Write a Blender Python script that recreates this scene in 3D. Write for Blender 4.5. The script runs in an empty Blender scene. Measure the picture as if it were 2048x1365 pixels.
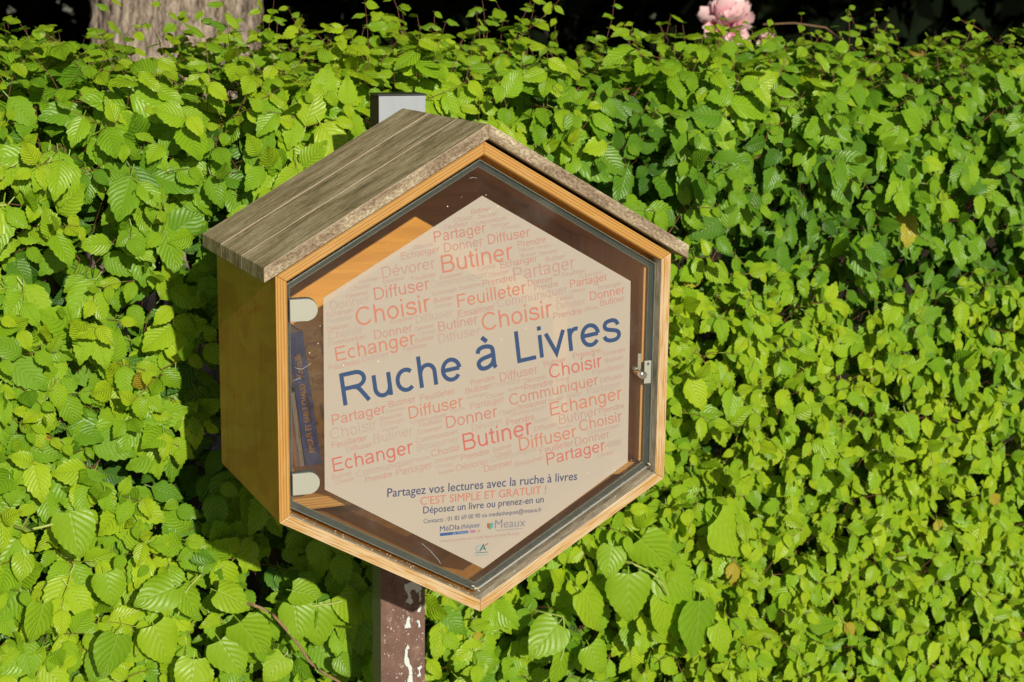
import bpy, bmesh, math, random
import numpy as np
from mathutils import Vector, Matrix

random.seed(7); rng = np.random.default_rng(7)
sc = bpy.context.scene
C = sc.collection
# ---------------------------------------------------------------- camera, sky, sun, exposure
cam = bpy.data.cameras.new('camera'); co = bpy.data.objects.new('camera', cam); C.objects.link(co)
right = Vector((0.915622, -0.40186301, 0.0119367)); down = Vector((-0.07051909, -0.18976211, -0.97929434)); fwd = Vector((0.3958073, 0.89582167, -0.20208938))
co.matrix_world = Matrix(((right.x, -down.x, -fwd.x, -1.0368), (right.y, -down.y, -fwd.y, -2.4658), (right.z, -down.z, -fwd.z, 0.6240), (0, 0, 0, 1)))
cam.sensor_width = 36.0; cam.lens = 3320.9 / 2048 * 36.0
cam.clip_start = 0.05; cam.clip_end = 300
cam.dof.use_dof = True; cam.dof.focus_distance = 2.85; cam.dof.aperture_fstop = 7.0
sc.camera = co
SUN_DIR = Vector((0.045, 0.935, -0.345)).normalized()      # the way the light travels
w = bpy.data.worlds.new('World'); sc.world = w; w.use_nodes = True
wn = w.node_tree; bg = wn.nodes['Background']
sky = wn.nodes.new('ShaderNodeTexSky'); sky.sky_type = 'NISHITA'; sky.sun_disc = False
sky.sun_elevation = math.asin(-SUN_DIR.z); sky.sun_rotation = math.atan2(-SUN_DIR.x, -SUN_DIR.y)
wn.links.new(sky.outputs[0], bg.inputs[0]); bg.inputs[1].default_value = 0.042
sl = bpy.data.lights.new('sun', 'SUN'); sl.energy = 5.0; sl.angle = math.radians(0.53); sl.color = (1.0, 0.94, 0.82)
so = bpy.data.objects.new('sun', sl); C.objects.link(so); so.rotation_euler = SUN_DIR.to_track_quat('-Z', 'Y').to_euler(); so.location = (0, -6, 6)
sc.view_settings.view_transform = 'Standard'; sc.view_settings.look = 'None'
sc.view_settings.exposure = 0.30; sc.view_settings.gamma = 1.0
sc.render.engine = 'CYCLES'; sc.cycles.max_bounces = 10; sc.cycles.transparent_max_bounces = 16
GZ = -1.25

# ---------------------------------------------------------------- node helpers
class NT:
    def __init__(s, name):
        s.m = bpy.data.materials.new(name); s.m.use_nodes = True; s.t = s.m.node_tree; s.t.nodes.clear()
        s.out = s.t.nodes.new('ShaderNodeOutputMaterial')
    def n(s, typ, ins=None, **kw):
        nd = s.t.nodes.new(typ)
        for k, v in kw.items(): setattr(nd, k, v)
        for k, v in (ins or {}).items(): s.set(nd.inputs[k], v)
        return nd
    def set(s, sock, v):
        if isinstance(v, bpy.types.NodeSocket): s.t.links.new(v, sock)
        else:
            if sock.type == 'RGBA' and len(v) == 3: v = (*v, 1)
            sock.default_value = v
    def math(s, op, a, b=0.0, c=0.0, clamp=False):
        nd = s.n('ShaderNodeMath', {0: a, 1: b, 2: c}, operation=op, use_clamp=clamp); return nd.outputs[0]
    def ramp(s, fac, stops):
        nd = s.n('ShaderNodeValToRGB', {0: fac}); e = nd.color_ramp.elements
        while len(e) < len(stops): e.new(0.5)
        for i, (p, c) in enumerate(stops): e[i].position = p; e[i].color = (*c, 1) if len(c) == 3 else c
        return nd.outputs[0]
    def mix(s, fac, a, b, blend='MIX'):
        nd = s.n('ShaderNodeMix', data_type='RGBA', blend_type=blend)
        s.set(nd.inputs[0], fac); s.set(nd.inputs[6], a); s.set(nd.inputs[7], b); return nd.outputs[2]
    def obj(s): return s.n('ShaderNodeTexCoord').outputs['Object']
    def sep(s, v): return s.n('ShaderNodeSeparateXYZ', {0: v}).outputs
    def map(s, v, scale=(1, 1, 1), loc=(0, 0, 0)): return s.n('ShaderNodeMapping', {0: v, 1: loc, 3: scale}).outputs[0]
    def noise(s, v, scale, detail=4.0, rough=0.55, dist=0.0): return s.n('ShaderNodeTexNoise', {'Vector': v, 'Scale': scale, 'Detail': detail, 'Roughness': rough, 'Distortion': dist}).outputs[0]
    def sm(s, x, a, b): return s.n('ShaderNodeMapRange', {0: x, 1: a, 2: b}, interpolation_type='SMOOTHSTEP').outputs[0]
    def bump(s, h, strength=0.3, dist=0.001): return s.n('ShaderNodeBump', {'Strength': strength, 'Distance': dist, 'Height': h}).outputs[0]
    def bsdf(s, color, rough=0.6, spec=0.4, normal=None, metal=0.0, coat=0.0):
        p = s.n('ShaderNodeBsdfPrincipled', {'Base Color': color, 'Roughness': rough, 'Specular IOR Level': spec, 'Metallic': metal, 'Coat Weight': coat})
        if normal is not None: s.set(p.inputs['Normal'], normal)
        return p.outputs[0]
    def done(s, sh): s.t.links.new(sh, s.out.inputs[0]); return s.m

def simple(name, color, rough=0.6, spec=0.4, metal=0.0, var=0.12, scale=60.0, bump=0.0):
    n = NT(name); o = n.obj(); f = n.noise(o, scale)
    c = n.mix(f, tuple(x * (1 - var) for x in color), tuple(min(1, x * (1 + var)) for x in color))
    return n.done(n.bsdf(c, rough, spec, n.bump(f, bump, 0.001) if bump else None, metal))

# ---- plywood: x along the edge, y depth, z across the plies
def plywood(name, weathered=False, tone=1.0, outer=True):
    n = NT(name); o = n.obj(); xyz = n.sep(o)
    wob = n.noise(n.map(o, (6, 6, 6)), 1.0, 3.0)
    wob2 = n.noise(n.map(o, (120, 120, 260)), 1.0, 2.0)
    z = n.math('ADD', xyz[2], n.math('MULTIPLY', wob, 0.0012))
    z = n.math('ADD', z, n.math('MULTIPLY', wob2, 0.0007))
    ph = n.math('FRACT', n.math('MULTIPLY', z, 1 / 0.0046))
    tri = n.math('ABSOLUTE', n.math('SUBTRACT', ph, 0.5))
    ply = n.sm(n.math('ADD', tri, n.math('MULTIPLY', n.math('SUBTRACT', n.noise(n.map(o, (9, 9, 420)), 1.0, 2.0), 0.5), 0.5)), 0.10, 0.40)
    grain = n.noise(n.map(o, (25, 8, 700)), 1.0, 4.0)
    fleck = n.sm(n.noise(n.map(o, (240, 240, 600)), 1.0, 3.0, 0.7), 0.60, 0.72)
    edge = n.mix(ply, (0.26 * tone, 0.120 * tone, 0.020 * tone), (0.40 * tone, 0.215 * tone, 0.042 * tone))
    edge = n.mix(n.math('MULTIPLY', grain, 0.35), edge, (0.20 * tone, 0.10 * tone, 0.03 * tone))
    edge = n.mix(n.math('MULTIPLY', fleck, 0.55), edge, (0.10, 0.045, 0.012))
    wear = n.sm(n.noise(n.map(o, (14, 40, 380)), 1.0, 5.0, 0.65), 0.38 if weathered else 0.52, 0.56 if weathered else 0.70)
    edge = n.mix(n.math('MULTIPLY', wear, 0.85 if weathered else 0.30), edge, (0.42, 0.32, 0.19))
    # big faces: varnished veneer, grain along the board
    vg = n.noise(n.map(o, (5, 60, 3)), 1.0, 6.0, 0.6, 0.4)
    vb = n.noise(n.map(o, (2.5, 7, 2)), 1.0, 3.0)
    face = n.ramp(n.math('ADD', n.math('MULTIPLY', vg, 0.6), n.math('MULTIPLY', vb, 0.4)), [(0.3, (0.30 * tone, 0.118 * tone, 0.020 * tone)), (0.55, (0.46 * tone, 0.198 * tone, 0.032 * tone)), (0.75, (0.54 * tone, 0.255 * tone, 0.048 * tone))])
    nrm = n.n('ShaderNodeTexCoord').outputs['Normal']
    isend = n.sm(n.math('ABSOLUTE', n.sep(nrm)[1]), 0.6, 0.9)
    # the outside carries an old dark stain, the inside is paler bare birch
    out_ = n.math('GREATER_THAN', n.sep(nrm)[2], 0.5)
    inn_ = n.mix(1.0, face, (1.28, 1.42, 1.5), 'MULTIPLY')
    face = n.mix(out_, inn_, n.mix(1.0, face, (0.72, 0.42, 0.55), 'MULTIPLY')) if outer else inn_
    col = n.mix(isend, face, edge)
    if weathered:
        m = n.math('MULTIPLY', n.math('LESS_THAN', xyz[1], 0.036), n.math('LESS_THAN', xyz[2], -0.012))
        m = n.math('MULTIPLY', m, n.math('SUBTRACT', 1.0, isend))
        gn = n.noise(n.map(o, (30, 160, 30)), 1.0, 5.0, 0.7)
        col = n.mix(m, col, n.ramp(gn, [(0.3, (0.10, 0.085, 0.055)), (0.5, (0.27, 0.23, 0.16)), (0.72, (0.45, 0.40, 0.30))]))
    h = n.math('ADD', n.math('MULTIPLY', ply, 0.5), grain)
    return n.done(n.bsdf(col, 0.42, 0.45, n.bump(h, 0.25, 0.0006), 0.0, 0.12))

def roofwood():
    n = NT('weathered_roof_wood'); o = n.obj(); xyz = n.sep(o)
    rnd = n.n('ShaderNodeObjectInfo').outputs['Random']
    oo = n.n('ShaderNodeVectorMath', {0: o, 1: n.n('ShaderNodeCombineXYZ', {0: rnd, 1: rnd}).outputs[0]}, operation='ADD').outputs[0]
    g = n.noise(n.map(oo, (16, 170, 60)), 1.0, 7.0, 0.65, 0.5)
    b = n.noise(n.map(oo, (10, 32, 20)), 1.0, 5.0, 0.6, 0.3)
    fine = n.noise(n.map(oo, (110, 520, 300)), 1.0, 3.0, 0.7)
    f = n.math('ADD', n.math('MULTIPLY', g, 0.55), n.math('ADD', n.math('MULTIPLY', b, 0.5), n.math('MULTIPLY', n.math('SUBTRACT', fine, 0.5), 0.5)))
    top = n.ramp(f, [(0.36, (0.10, 0.080, 0.036)), (0.48, (0.235, 0.188, 0.092)), (0.56, (0.36, 0.295, 0.158)), (0.70, (0.56, 0.48, 0.30))])
    # front ends: paler, mottled with lichen
    mt = n.noise(n.map(oo, (150, 150, 260)), 1.0, 7.0, 0.9)
    mt2 = n.noise(n.map(oo, (12, 12, 40)), 1.0, 3.0, 0.5)
    fr = n.ramp(n.math('ADD', n.math('MULTIPLY', mt, 0.7), n.math('MULTIPLY', mt2, 0.3)), [(0.42, (0.09, 0.062, 0.038)), (0.49, (0.19, 0.142, 0.092)), (0.54, (0.255, 0.205, 0.135)), (0.60, (0.46, 0.41, 0.29))])
    nrm = n.n('ShaderNodeTexCoord').outputs['Normal']
    col = n.mix(n.sm(n.math('ABSOLUTE', n.sep(nrm)[1]), 0.5, 0.9), top, fr)
    # worn pale arrises along the board edges
    ed = n.math('MINIMUM', n.math('ABSOLUTE', xyz[1]), n.math('ABSOLUTE', n.math('SUBTRACT', xyz[1], 0.1338)))
    worn = n.math('MULTIPLY', n.math('LESS_THAN', n.math('ABSOLUTE', n.sep(nrm)[1]), 0.8), 1.0)
    worn = n.math('MULTIPLY', worn, n.math('SUBTRACT', 1.0, n.sm(ed, 0.0014, 0.0034)), n.sm(n.noise(n.map(oo, (26, 4, 8)), 1.0, 4.0), 0.28, 0.42))
    col = n.mix(n.math('MULTIPLY', worn, 0.9), col, (0.66, 0.50, 0.35))
    h = n.math('ADD', n.math('MULTIPLY', g, 1.0), n.math('MULTIPLY', fine, 0.8))
    return n.done(n.bsdf(col, 0.85, 0.2, n.bump(h, 0.7, 0.0012)))

def leafmat(name, ramp, gloss=0.42, vein=9.0, slant=0.55, trans=0.42, bumpd=0.0016):
    n = NT(name)
    tint = n.n('ShaderNodeAttribute', attribute_name='tint').outputs['Fac']
    uv = n.n('ShaderNodeUVMap', uv_map='leafuv').outputs[0]; s = n.sep(uv)
    au = n.math('ABSOLUTE', s[0])
    ph = n.math('FRACT', n.math('MULTIPLY', n.math('SUBTRACT', s[1], n.math('MULTIPLY', au, slant * 0.5)), vein))
    tri = n.math('ABSOLUTE', n.math('SUBTRACT', ph, 0.5))
    tri = n.math('MULTIPLY', tri, 2.0)
    midrib = n.math('SUBTRACT', 1.0, n.sm(au, 0.0, 0.09))
    veinm = n.math('MAXIMUM', n.math('MULTIPLY', n.sm(tri, 0.72, 1.0), 0.8), midrib)
    col = n.ramp(tint, ramp)
    bl = n.noise(n.n('ShaderNodeNewGeometry').outputs['Position'], 90.0, 3.0)
    col = n.mix(n.math('MULTIPLY', bl, 0.30), col, n.mix(0.55, col, (0.03, 0.09, 0.004)))
    spn = n.noise(n.n('ShaderNodeNewGeometry').outputs['Position'], 34.0, 4.0, 0.7)
    col = n.mix(n.math('MULTIPLY', n.sm(spn, 0.70, 0.78), 0.3), col, (0.30, 0.15, 0.03))
    col = n.mix(n.math('MULTIPLY', veinm, 0.28), col, (0.30, 0.42, 0.07))
    hgt = n.math('SUBTRACT', n.math('MULTIPLY', n.math('SUBTRACT', 1.0, tri), 1.0), n.math('MULTIPLY', midrib, 0.8))
    nr = n.bump(hgt, 0.75, bumpd)
    p = n.bsdf(col, gloss, 0.42, nr)
    tc = n.mix(1.0, col, (1.25, 1.18, 0.35), 'MULTIPLY')
    t = n.n('ShaderNodeBsdfTranslucent', {'Color': tc, 'Normal': nr}).outputs[0]
    return n.done(n.n('ShaderNodeMixShader', {0: trans, 1: p, 2: t}).outputs[0])

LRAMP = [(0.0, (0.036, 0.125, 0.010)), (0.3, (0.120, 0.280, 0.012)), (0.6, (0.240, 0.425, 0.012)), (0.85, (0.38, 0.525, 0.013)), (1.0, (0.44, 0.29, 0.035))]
M = {}
M['leaf'] = leafmat('hornbeam_leaf', LRAMP)
M['linden'] = leafmat('linden_leaf', [(0.0, (0.11, 0.25, 0.012)), (0.5, (0.225, 0.395, 0.013)), (1.0, (0.31, 0.47, 0.014))], 0.42, 6.0, 0.9, 0.45, 0.0013)
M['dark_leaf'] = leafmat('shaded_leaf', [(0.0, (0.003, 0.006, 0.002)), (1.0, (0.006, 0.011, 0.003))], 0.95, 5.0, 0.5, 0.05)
M['dark_leaf'] = simple('deep_shade_leaf', (0.0045, 0.008, 0.003), 1.0, 0.05, 0, 0.5, 3)  # near-black base colour carries the deep shade of the background
M['ply'] = plywood('varnished_plywood')
M['ply_in'] = plywood('bare_plywood', False, 1.0, False)
M['ply_low'] = plywood('weathered_plywood', True)
M['roof'] = roofwood()
M['twig'] = simple('reddish_twig', (0.16, 0.065, 0.035), 0.6, 0.3, 0, 0.4, 90)
M['stem'] = simple('green_stem', (0.24, 0.30, 0.06), 0.5, 0.3, 0, 0.2, 90)
M['brown_stem'] = simple('brown_stem', (0.19, 0.12, 0.06), 0.6, 0.3, 0, 0.3, 90)
M['seal'] = simple('dark_rubber', (0.030, 0.040, 0.040), 0.32, 0.5, 0, 0.4, 180)
M['lip'] = simple('acrylic_edge', (0.13, 0.15, 0.125), 0.25, 0.6, 0, 0.35, 140)
M['metal'] = simple('satin_nickel', (0.31, 0.315, 0.265), 0.42, 0.5, 0.30, 0.05, 300)
M['chrome'] = simple('polished_metal', (0.70, 0.70, 0.66), 0.16, 0.5, 1.0, 0.04, 300)
M['screw'] = simple('dark_screw', (0.05, 0.05, 0.05), 0.4, 0.5, 0.8)
M['dust'] = simple('white_fleck', (0.75, 0.74, 0.68), 0.7, 0.3)
M['debris'] = simple('dry_debris', (0.40, 0.34, 0.22), 0.9, 0.2, 0, 0.4, 300)
M['bluebook'] = simple('blue_book_cover', (0.08, 0.11, 0.46), 0.38, 0.5, 0, 0.25, 60, 0.1)
M['gold'] = simple('ochre_print', (0.70, 0.38, 0.13), 0.6, 0.3)
M['paper'] = simple('book_pages', (0.62, 0.57, 0.45), 0.8, 0.2, 0, 0.1, 300)
M['cream'] = simple('cream_cover', (0.60, 0.58, 0.50), 0.5, 0.4)
M['salmon'] = simple('salmon_cover', (0.52, 0.24, 0.17), 0.5, 0.4)
M['black'] = simple('black_plastic', (0.012, 0.012, 0.013), 0.4, 0.5)
M['gravel'] = simple('bounce_gravel', (0.40, 0.34, 0.25), 0.9, 0.2, 0, 0.25, 40, 0.8)
M['soil'] = simple('soil', (0.045, 0.034, 0.022), 0.95, 0.1, 0, 0.5, 8, 0.8)
# printed inks
INK = {'A': (0.323, 0.121, 0.081), 'R': (0.317, 0.085, 0.072), 'P': (0.298, 0.124, 0.097), 'B': (0.286, 0.143, 0.121), 'C': (0.280, 0.164, 0.144), 'D': (0.275, 0.182, 0.162), 'E': (0.266, 0.196, 0.169), 'N': (0.018, 0.042, 0.103), 'n': (0.039, 0.047, 0.097), 'o': (0.323, 0.116, 0.081), 'g': (0.062, 0.066, 0.115), 'k': (0.036, 0.042, 0.091), 'i': (0.036, 0.057, 0.115), 'w': (0.206, 0.223, 0.282), 'm': (0.131, 0.128, 0.159), 'p': (0.275, 0.168, 0.148), 'c': (0.010, 0.094, 0.091), 'b': (0.023, 0.061, 0.166), 'q': (0.086, 0.191, 0.257), 'r': (0.252, 0.033, 0.035), 'G': (0.065, 0.191, 0.081), 'y': (0.275, 0.252, 0.115), 'v': (0.211, 0.128, 0.276), 'x': (0.292, 0.088, 0.181)}
for k, c in INK.items(): M['ink' + k] = simple('print_ink', c, 0.5, 0.25, 0, 0.03, 400)

def postermat():
    n = NT('silver_beige_sticker'); o = n.obj(); xyz = n.sep(o)
    f = n.noise(n.map(o, (3, 3, 4)), 1.0, 3.0); g = n.noise(n.map(o, (60, 60, 700)), 1.0, 2.0)
    c = n.mix(f, (0.358, 0.318, 0.262), (0.394, 0.350, 0.290))
    p = n.bsdf(c, 0.5, 0.35, n.bump(g, 0.05, 0.0003))
    # a finely perforated film: about a third of it is holes
    t = n.n('ShaderNodeBsdfTransparent', {'Color': (1, 1, 1)}).outputs[0]
    return n.done(n.n('ShaderNodeMixShader', {0: 0.36, 1: p, 2: t}).outputs[0])
M['poster'] = postermat()
def glassmat():
    n = NT('dusty_acrylic'); o = n.obj()
    lw = n.n('ShaderNodeFresnel', {0: 1.49}).outputs[0]
    tr = n.n('ShaderNodeBsdfTransparent', {0: (0.94, 0.93, 0.90)}).outputs[0]
    gl = n.n('ShaderNodeBsdfGlossy', {'Color': (1, 1, 1), 'Roughness': 0.06}).outputs[0]
    s = n.n('ShaderNodeMixShader', {0: lw, 1: tr, 2: gl}).outputs[0]
    d1 = n.sm(n.noise(n.map(o, (9, 9, 9)), 1.0, 6.0, 0.7), 0.48, 0.8)
    d2 = n.sm(n.noise(n.map(o, (320, 320, 320)), 1.0, 2.0), 0.70, 0.76)
    fac = n.math('ADD', n.math('ADD', 0.006, n.math('MULTIPLY', d1, 0.040)), n.math('MULTIPLY', d2, 0.16))
    df = n.n('ShaderNodeBsdfDiffuse', {0: (0.55, 0.55, 0.50)}).outputs[0]
    return n.done(n.n('ShaderNodeMixShader', {0: fac, 1: s, 2: df}).outputs[0])
M['glass'] = glassmat()
def postmat():
    n = NT('flaking_brown_paint'); o = n.obj(); xyz = n.sep(o)
    a = n.noise(n.map(o, (40, 40, 30)), 1.0, 6.0, 0.7); b = n.noise(n.map(o, (220, 220, 140)), 1.0, 3.0, 0.6)
    c = n.ramp(a, [(0.3, (0.070, 0.036, 0.026)), (0.55, (0.118, 0.064, 0.047)), (0.75, (0.19, 0.122, 0.095))])
    sp = n.math('MULTIPLY', n.sm(b, 0.64, 0.72), n.sm(xyz[2], -0.45, -0.56))
    c = n.mix(n.math('MULTIPLY', sp, 0.75), c, (0.50, 0.47, 0.42))
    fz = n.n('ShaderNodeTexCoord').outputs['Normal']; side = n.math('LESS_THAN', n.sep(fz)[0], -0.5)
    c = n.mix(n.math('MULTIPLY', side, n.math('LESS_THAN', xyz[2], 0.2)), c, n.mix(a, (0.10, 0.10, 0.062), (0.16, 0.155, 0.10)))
    top = n.math('MULTIPLY', n.math('GREATER_THAN', xyz[2], 0.2), n.math('SUBTRACT', 1.0, side))
    st = n.noise(n.map(o, (90, 90, 6)), 1.0, 4.0)
    c = n.mix(top, c, n.mix(st, (0.20, 0.225, 0.245), (0.26, 0.285, 0.305)))
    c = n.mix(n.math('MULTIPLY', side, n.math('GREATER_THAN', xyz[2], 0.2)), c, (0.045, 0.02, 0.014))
    return n.done(n.bsdf(c, 0.62, 0.35, n.bump(a, 0.25, 0.001)))
M['post'] = postmat()
M['primer'] = simple('grey_primer', (0.42, 0.46, 0.44), 0.7, 0.3, 0, 0.08, 200)
def barkmat():
    n = NT('bark'); o = n.obj()
    a = n.noise(n.map(o, (40, 40, 6)), 1.0, 8.0, 0.75, 0.6); b = n.noise(n.map(o, (110, 110, 40)), 1.0, 4.0, 0.6)
    c = n.ramp(n.math('ADD', n.math('MULTIPLY', a, 0.7), n.math('MULTIPLY', b, 0.3)), [(0.40, (0.035, 0.026, 0.018)), (0.47, (0.19, 0.15, 0.115)), (0.56, (0.37, 0.30, 0.235)), (0.72, (0.52, 0.45, 0.37))])
    return n.done(n.bsdf(c, 0.9, 0.15, n.bump(a, 0.9, 0.02)))
M['bark'] = barkmat()
def petalmat():
    n = NT('pink_petal'); s = n.sep(n.n('ShaderNodeUVMap', uv_map='leafuv').outputs[0])
    t = n.n('ShaderNodeAttribute', attribute_name='tint').outputs['Fac']
    c = n.mix(n.sm(n.math('ADD', s[1], n.math('MULTIPLY', t, 0.5)), 0.3, 1.2), (0.62, 0.12, 0.20), (0.80, 0.58, 0.58))
    p = n.bsdf(c, 0.6, 0.3); tl = n.n('ShaderNodeBsdfTranslucent', {0: c}).outputs[0]
    return n.done(n.n('ShaderNodeMixShader', {0: 0.3, 1: p, 2: tl}).outputs[0])
M['petal'] = petalmat()

# ---------------------------------------------------------------- object helpers
def tag(o, label=None, cat=None, group=None, kind=None):
    for k, v in (('label', label), ('category', cat), ('group', group), ('kind', kind)):
        if v: o[k] = v
    return o
def empty(name, loc, label, cat, group=None):
    o = bpy.data.objects.new(name, None); C.objects.link(o); o.location = loc; o.empty_display_size = 0.1
    return tag(o, label, cat, group)
def wpos(o):
    v = Vector(o.location)
    return wpos(o.parent) + v if o.parent else v
def link(name, me, parent=None, mw=None):
    """mw: world matrix; parents here are never rotated"""
    o = bpy.data.objects.new(name, me); C.objects.link(o)
    mw = Matrix(mw) if mw is not None else Matrix()
    if parent is not None:
        o.parent = parent; mw = Matrix.Translation(-wpos_m(parent)) @ mw
    o.matrix_basis = mw
    return o
def wpos_m(o):
    m = Matrix(o.matrix_basis); p = o.parent
    while p: m = p.matrix_basis @ m; p = p.parent
    return m.to_translation()
def mesh(name, v, f, mats, smooth=False, fm=None):
    me = bpy.data.meshes.new(name); me.from_pydata([tuple(a) for a in v], [], f)
    for m in (mats if isinstance(mats, (list, tuple)) else [mats]): me.materials.append(M[m])
    if fm: me.polygons.foreach_set('material_index', fm)
    if smooth: me.polygons.foreach_set('use_smooth', [True] * len(me.polygons))
    me.update(); return me
def finish(bm, name, mats, bevel=0.0, seg=2, smooth=False):
    if bevel: bmesh.ops.bevel(bm, geom=bm.edges[:], offset=bevel, segments=seg, affect='EDGES', profile=0.5)
    bmesh.ops.recalc_face_normals(bm, faces=bm.faces[:])
    me = bpy.data.meshes.new(name); bm.to_mesh(me); bm.free()
    for m in (mats if isinstance(mats, (list, tuple)) else [mats]): me.materials.append(M[m])
    if smooth: me.polygons.foreach_set('use_smooth', [True] * len(me.polygons))
    return me
def prism_bm(poly, y0, y1, bm=None):
    """poly: (x,z) points; extruded along y"""
    bm = bm or bmesh.new()
    a = [bm.verts.new((p[0], y0, p[1])) for p in poly]; b = [bm.verts.new((p[0], y1, p[1])) for p in poly]
    bm.faces.new(a); bm.faces.new(b[::-1]); k = len(poly)
    for i in range(k): bm.faces.new((a[i], b[i], b[(i + 1) % k], a[(i + 1) % k]))
    return bm
def box_bm(x0, x1, y0, y1, z0, z1, bm=None): return prism_bm([(x0, z0), (x1, z0), (x1, z1), (x0, z1)], y0, y1, bm)
def tube(pts, rad, sides=5, bm=None):
    bm = bm or bmesh.new(); rings = []
    for i, p in enumerate(pts):
        p = Vector(p); d = (Vector(pts[min(i + 1, len(pts) - 1)]) - Vector(pts[max(i - 1, 0)])).normalized()
        a = d.cross(Vector((0.3, 0.1, 1))).normalized() if abs(d.z) < 0.95 else d.cross(Vector((1, 0, 0))).normalized(); b = d.cross(a)
        r = rad[i] if isinstance(rad, (list, tuple)) else rad
        rings.append([bm.verts.new(p + (a * math.cos(t) + b * math.sin(t)) * r) for t in [2 * math.pi * j / sides for j in range(sides)]])
    for r0, r1 in zip(rings, rings[1:]):
        for j in range(sides): bm.faces.new((r0[j], r0[(j + 1) % sides], r1[(j + 1) % sides], r1[j]))
    bm.faces.new(rings[0][::-1]); bm.faces.new(rings[-1])
    return bm
def smooth(p, k=4):
    out = []
    for i in range(len(p) - 1):
        a, b, c, d = p[max(i - 1, 0)], p[i], p[i + 1], p[min(i + 2, len(p) - 1)]
        for j in range(k):
            t = j / k; out.append(tuple(0.5 * (2 * b[q] + (c[q] - a[q]) * t + (2 * a[q] - 5 * b[q] + 4 * c[q] - d[q]) * t * t + (3 * b[q] - a[q] - 3 * c[q] + d[q]) * t ** 3) for q in (0, 1)))
    return out + [p[-1]]
# ---------------------------------------------------------------- the ground
g = link('ground', mesh('ground', [(-80, -60, GZ), (120, -60, GZ), (120, 160, GZ), (-80, 160, GZ)], [(0, 1, 2, 3)], 'soil')); tag(g, kind='structure')
p_ = link('bounce_path', mesh('bounce_path', [(-30, -9, GZ + 0.004), (40, -9, GZ + 0.004), (40, 0.25, GZ + 0.004), (-30, 0.25, GZ + 0.004)], [(0, 1, 2, 3)], 'gravel')); tag(p_, kind='structure')  # unseen pale strip, added to bounce sunlight up into the cabinet

# ---------------------------------------------------------------- leaves
def leaf_template(ns, kind='hornbeam', curl=0.0, fold=0.12, wav=0.0, ph=0.0):
    """unit leaf: base at the origin, tip towards +Y, upper side +Z. returns verts, uv, faces"""
    V = []; UV = []; F = []
    serr = ns >= 10
    for i in range(ns + 1):
        t = i / ns
        if kind == 'hornbeam': wd = 0.325 * (t ** 0.56) * ((1 - t) ** 1.12) / 0.352 if 0 < t < 1 else 0.0
        elif kind == 'linden': wd = 0.50 * (math.sin(math.pi * (0.10 + 0.90 * t) ** 0.74) ** 0.86) * (1 - 0.25 * t) if t < 1 else 0.0
        else: wd = 0.22 * math.sin(math.pi * t) ** 0.7
        y = t
        mz = -curl * t * t * 0.5 + curl * 0.08
        V.append((0, y, mz)); UV.append((0, t))
        for s in (-1, 1):
            # lateral veins sweep forward: edge vertices sit further along
            lift = fold
            we = wd * ((1.05 if i % 2 else 0.94) if serr and kind != 'linden' else (1.02 if i % 2 else 0.98) if serr else 1.0)
            ye = y + ((0.036 if kind != 'linden' else 0.02) if serr and i % 2 else 0.0) + wd * (0.10 if kind != 'linden' else -0.34 * (1 - t) ** 2 + 0.1)
            if t >= 1: ye = y
            zz = mz + lift * we + wav * math.sin(9 * t + ph + s) * wd - 0.9 * fold * we * we / 0.3
            zm = mz + lift * we * 0.62 + (0.010 if (serr and i % 2) else -0.004)
            V.append((s * we * 0.52, y + (ye - y) * 0.5, zm)); UV.append((s * 0.52, t))
            V.append((s * we, ye, zz + (0.006 if i % 2 else -0.006))); UV.append((s, t))
    for i in range(ns):
        a = i * 5; b = a + 5
        for m, e in ((1, 2), (3, 4)):
            q = [(a, a + m, b + m, b), (a + m, a + e, b + e, b + m)]
            if m == 3: F += q
            else: F += [x[::-1] for x in q]
    # petiole
    k = len(V)
    V += [(-0.009, -0.20, 0.01), (0.009, -0.20, 0.01), (0.011, 0.03, 0.004), (-0.011, 0.03, 0.004)]; UV += [(0, 0)] * 4
    F.append((k, k + 1, k + 2, k + 3))
    return np.array(V, float), np.array(UV, float), F
def leaf_mesh(name, batches, mat):
    """batches: list of (template, mats Nx3x3, locs Nx3, tints N)"""
    Vs = []; Us = []; Ts = []; loops = []; starts = []; off = 0; ls = 0
    for (tv, tu, tf), R, L, T in batches:
        n = len(L)
        if n == 0: continue
        P = np.einsum('nij,vj->nvi', R, tv) + L[:, None, :]
        Vs.append(P.reshape(-1, 3)); Ts.append(np.repeat(T, len(tv)))
        flat = np.array([x for f in tf for x in f]); idx = (flat[None, :] + (off + np.arange(n) * len(tv))[:, None]).ravel()
        loops.append(idx); Us.append(np.tile(tu[flat], (n, 1)))
        starts.append(ls + np.arange(n * len(tf)) * 4); ls += n * len(tf) * 4; off += n * len(tv)
    V = np.concatenate(Vs); lo = np.concatenate(loops); st = np.concatenate(starts); U = np.concatenate(Us); T = np.concatenate(Ts)
    me = bpy.data.meshes.new(name); me.vertices.add(len(V)); me.vertices.foreach_set('co', V.astype(np.float32).ravel())
    me.loops.add(len(lo)); me.loops.foreach_set('vertex_index', lo.astype(np.int32))
    me.polygons.add(len(st)); me.polygons.foreach_set('loop_start', st.astype(np.int32)); me.polygons.foreach_set('loop_total', np.full(len(st), 4, np.int32))
    me.polygons.foreach_set('use_smooth', np.ones(len(st), bool))
    uvl = me.uv_layers.new(name='leafuv'); uvl.data.foreach_set('uv', U.astype(np.float32).ravel())
    at = me.attributes.new('tint', 'FLOAT', 'POINT'); at.data.foreach_set('value', T.astype(np.float32))
    me.materials.append(M[mat]); me.update(calc_edges=True)
    return me
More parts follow.
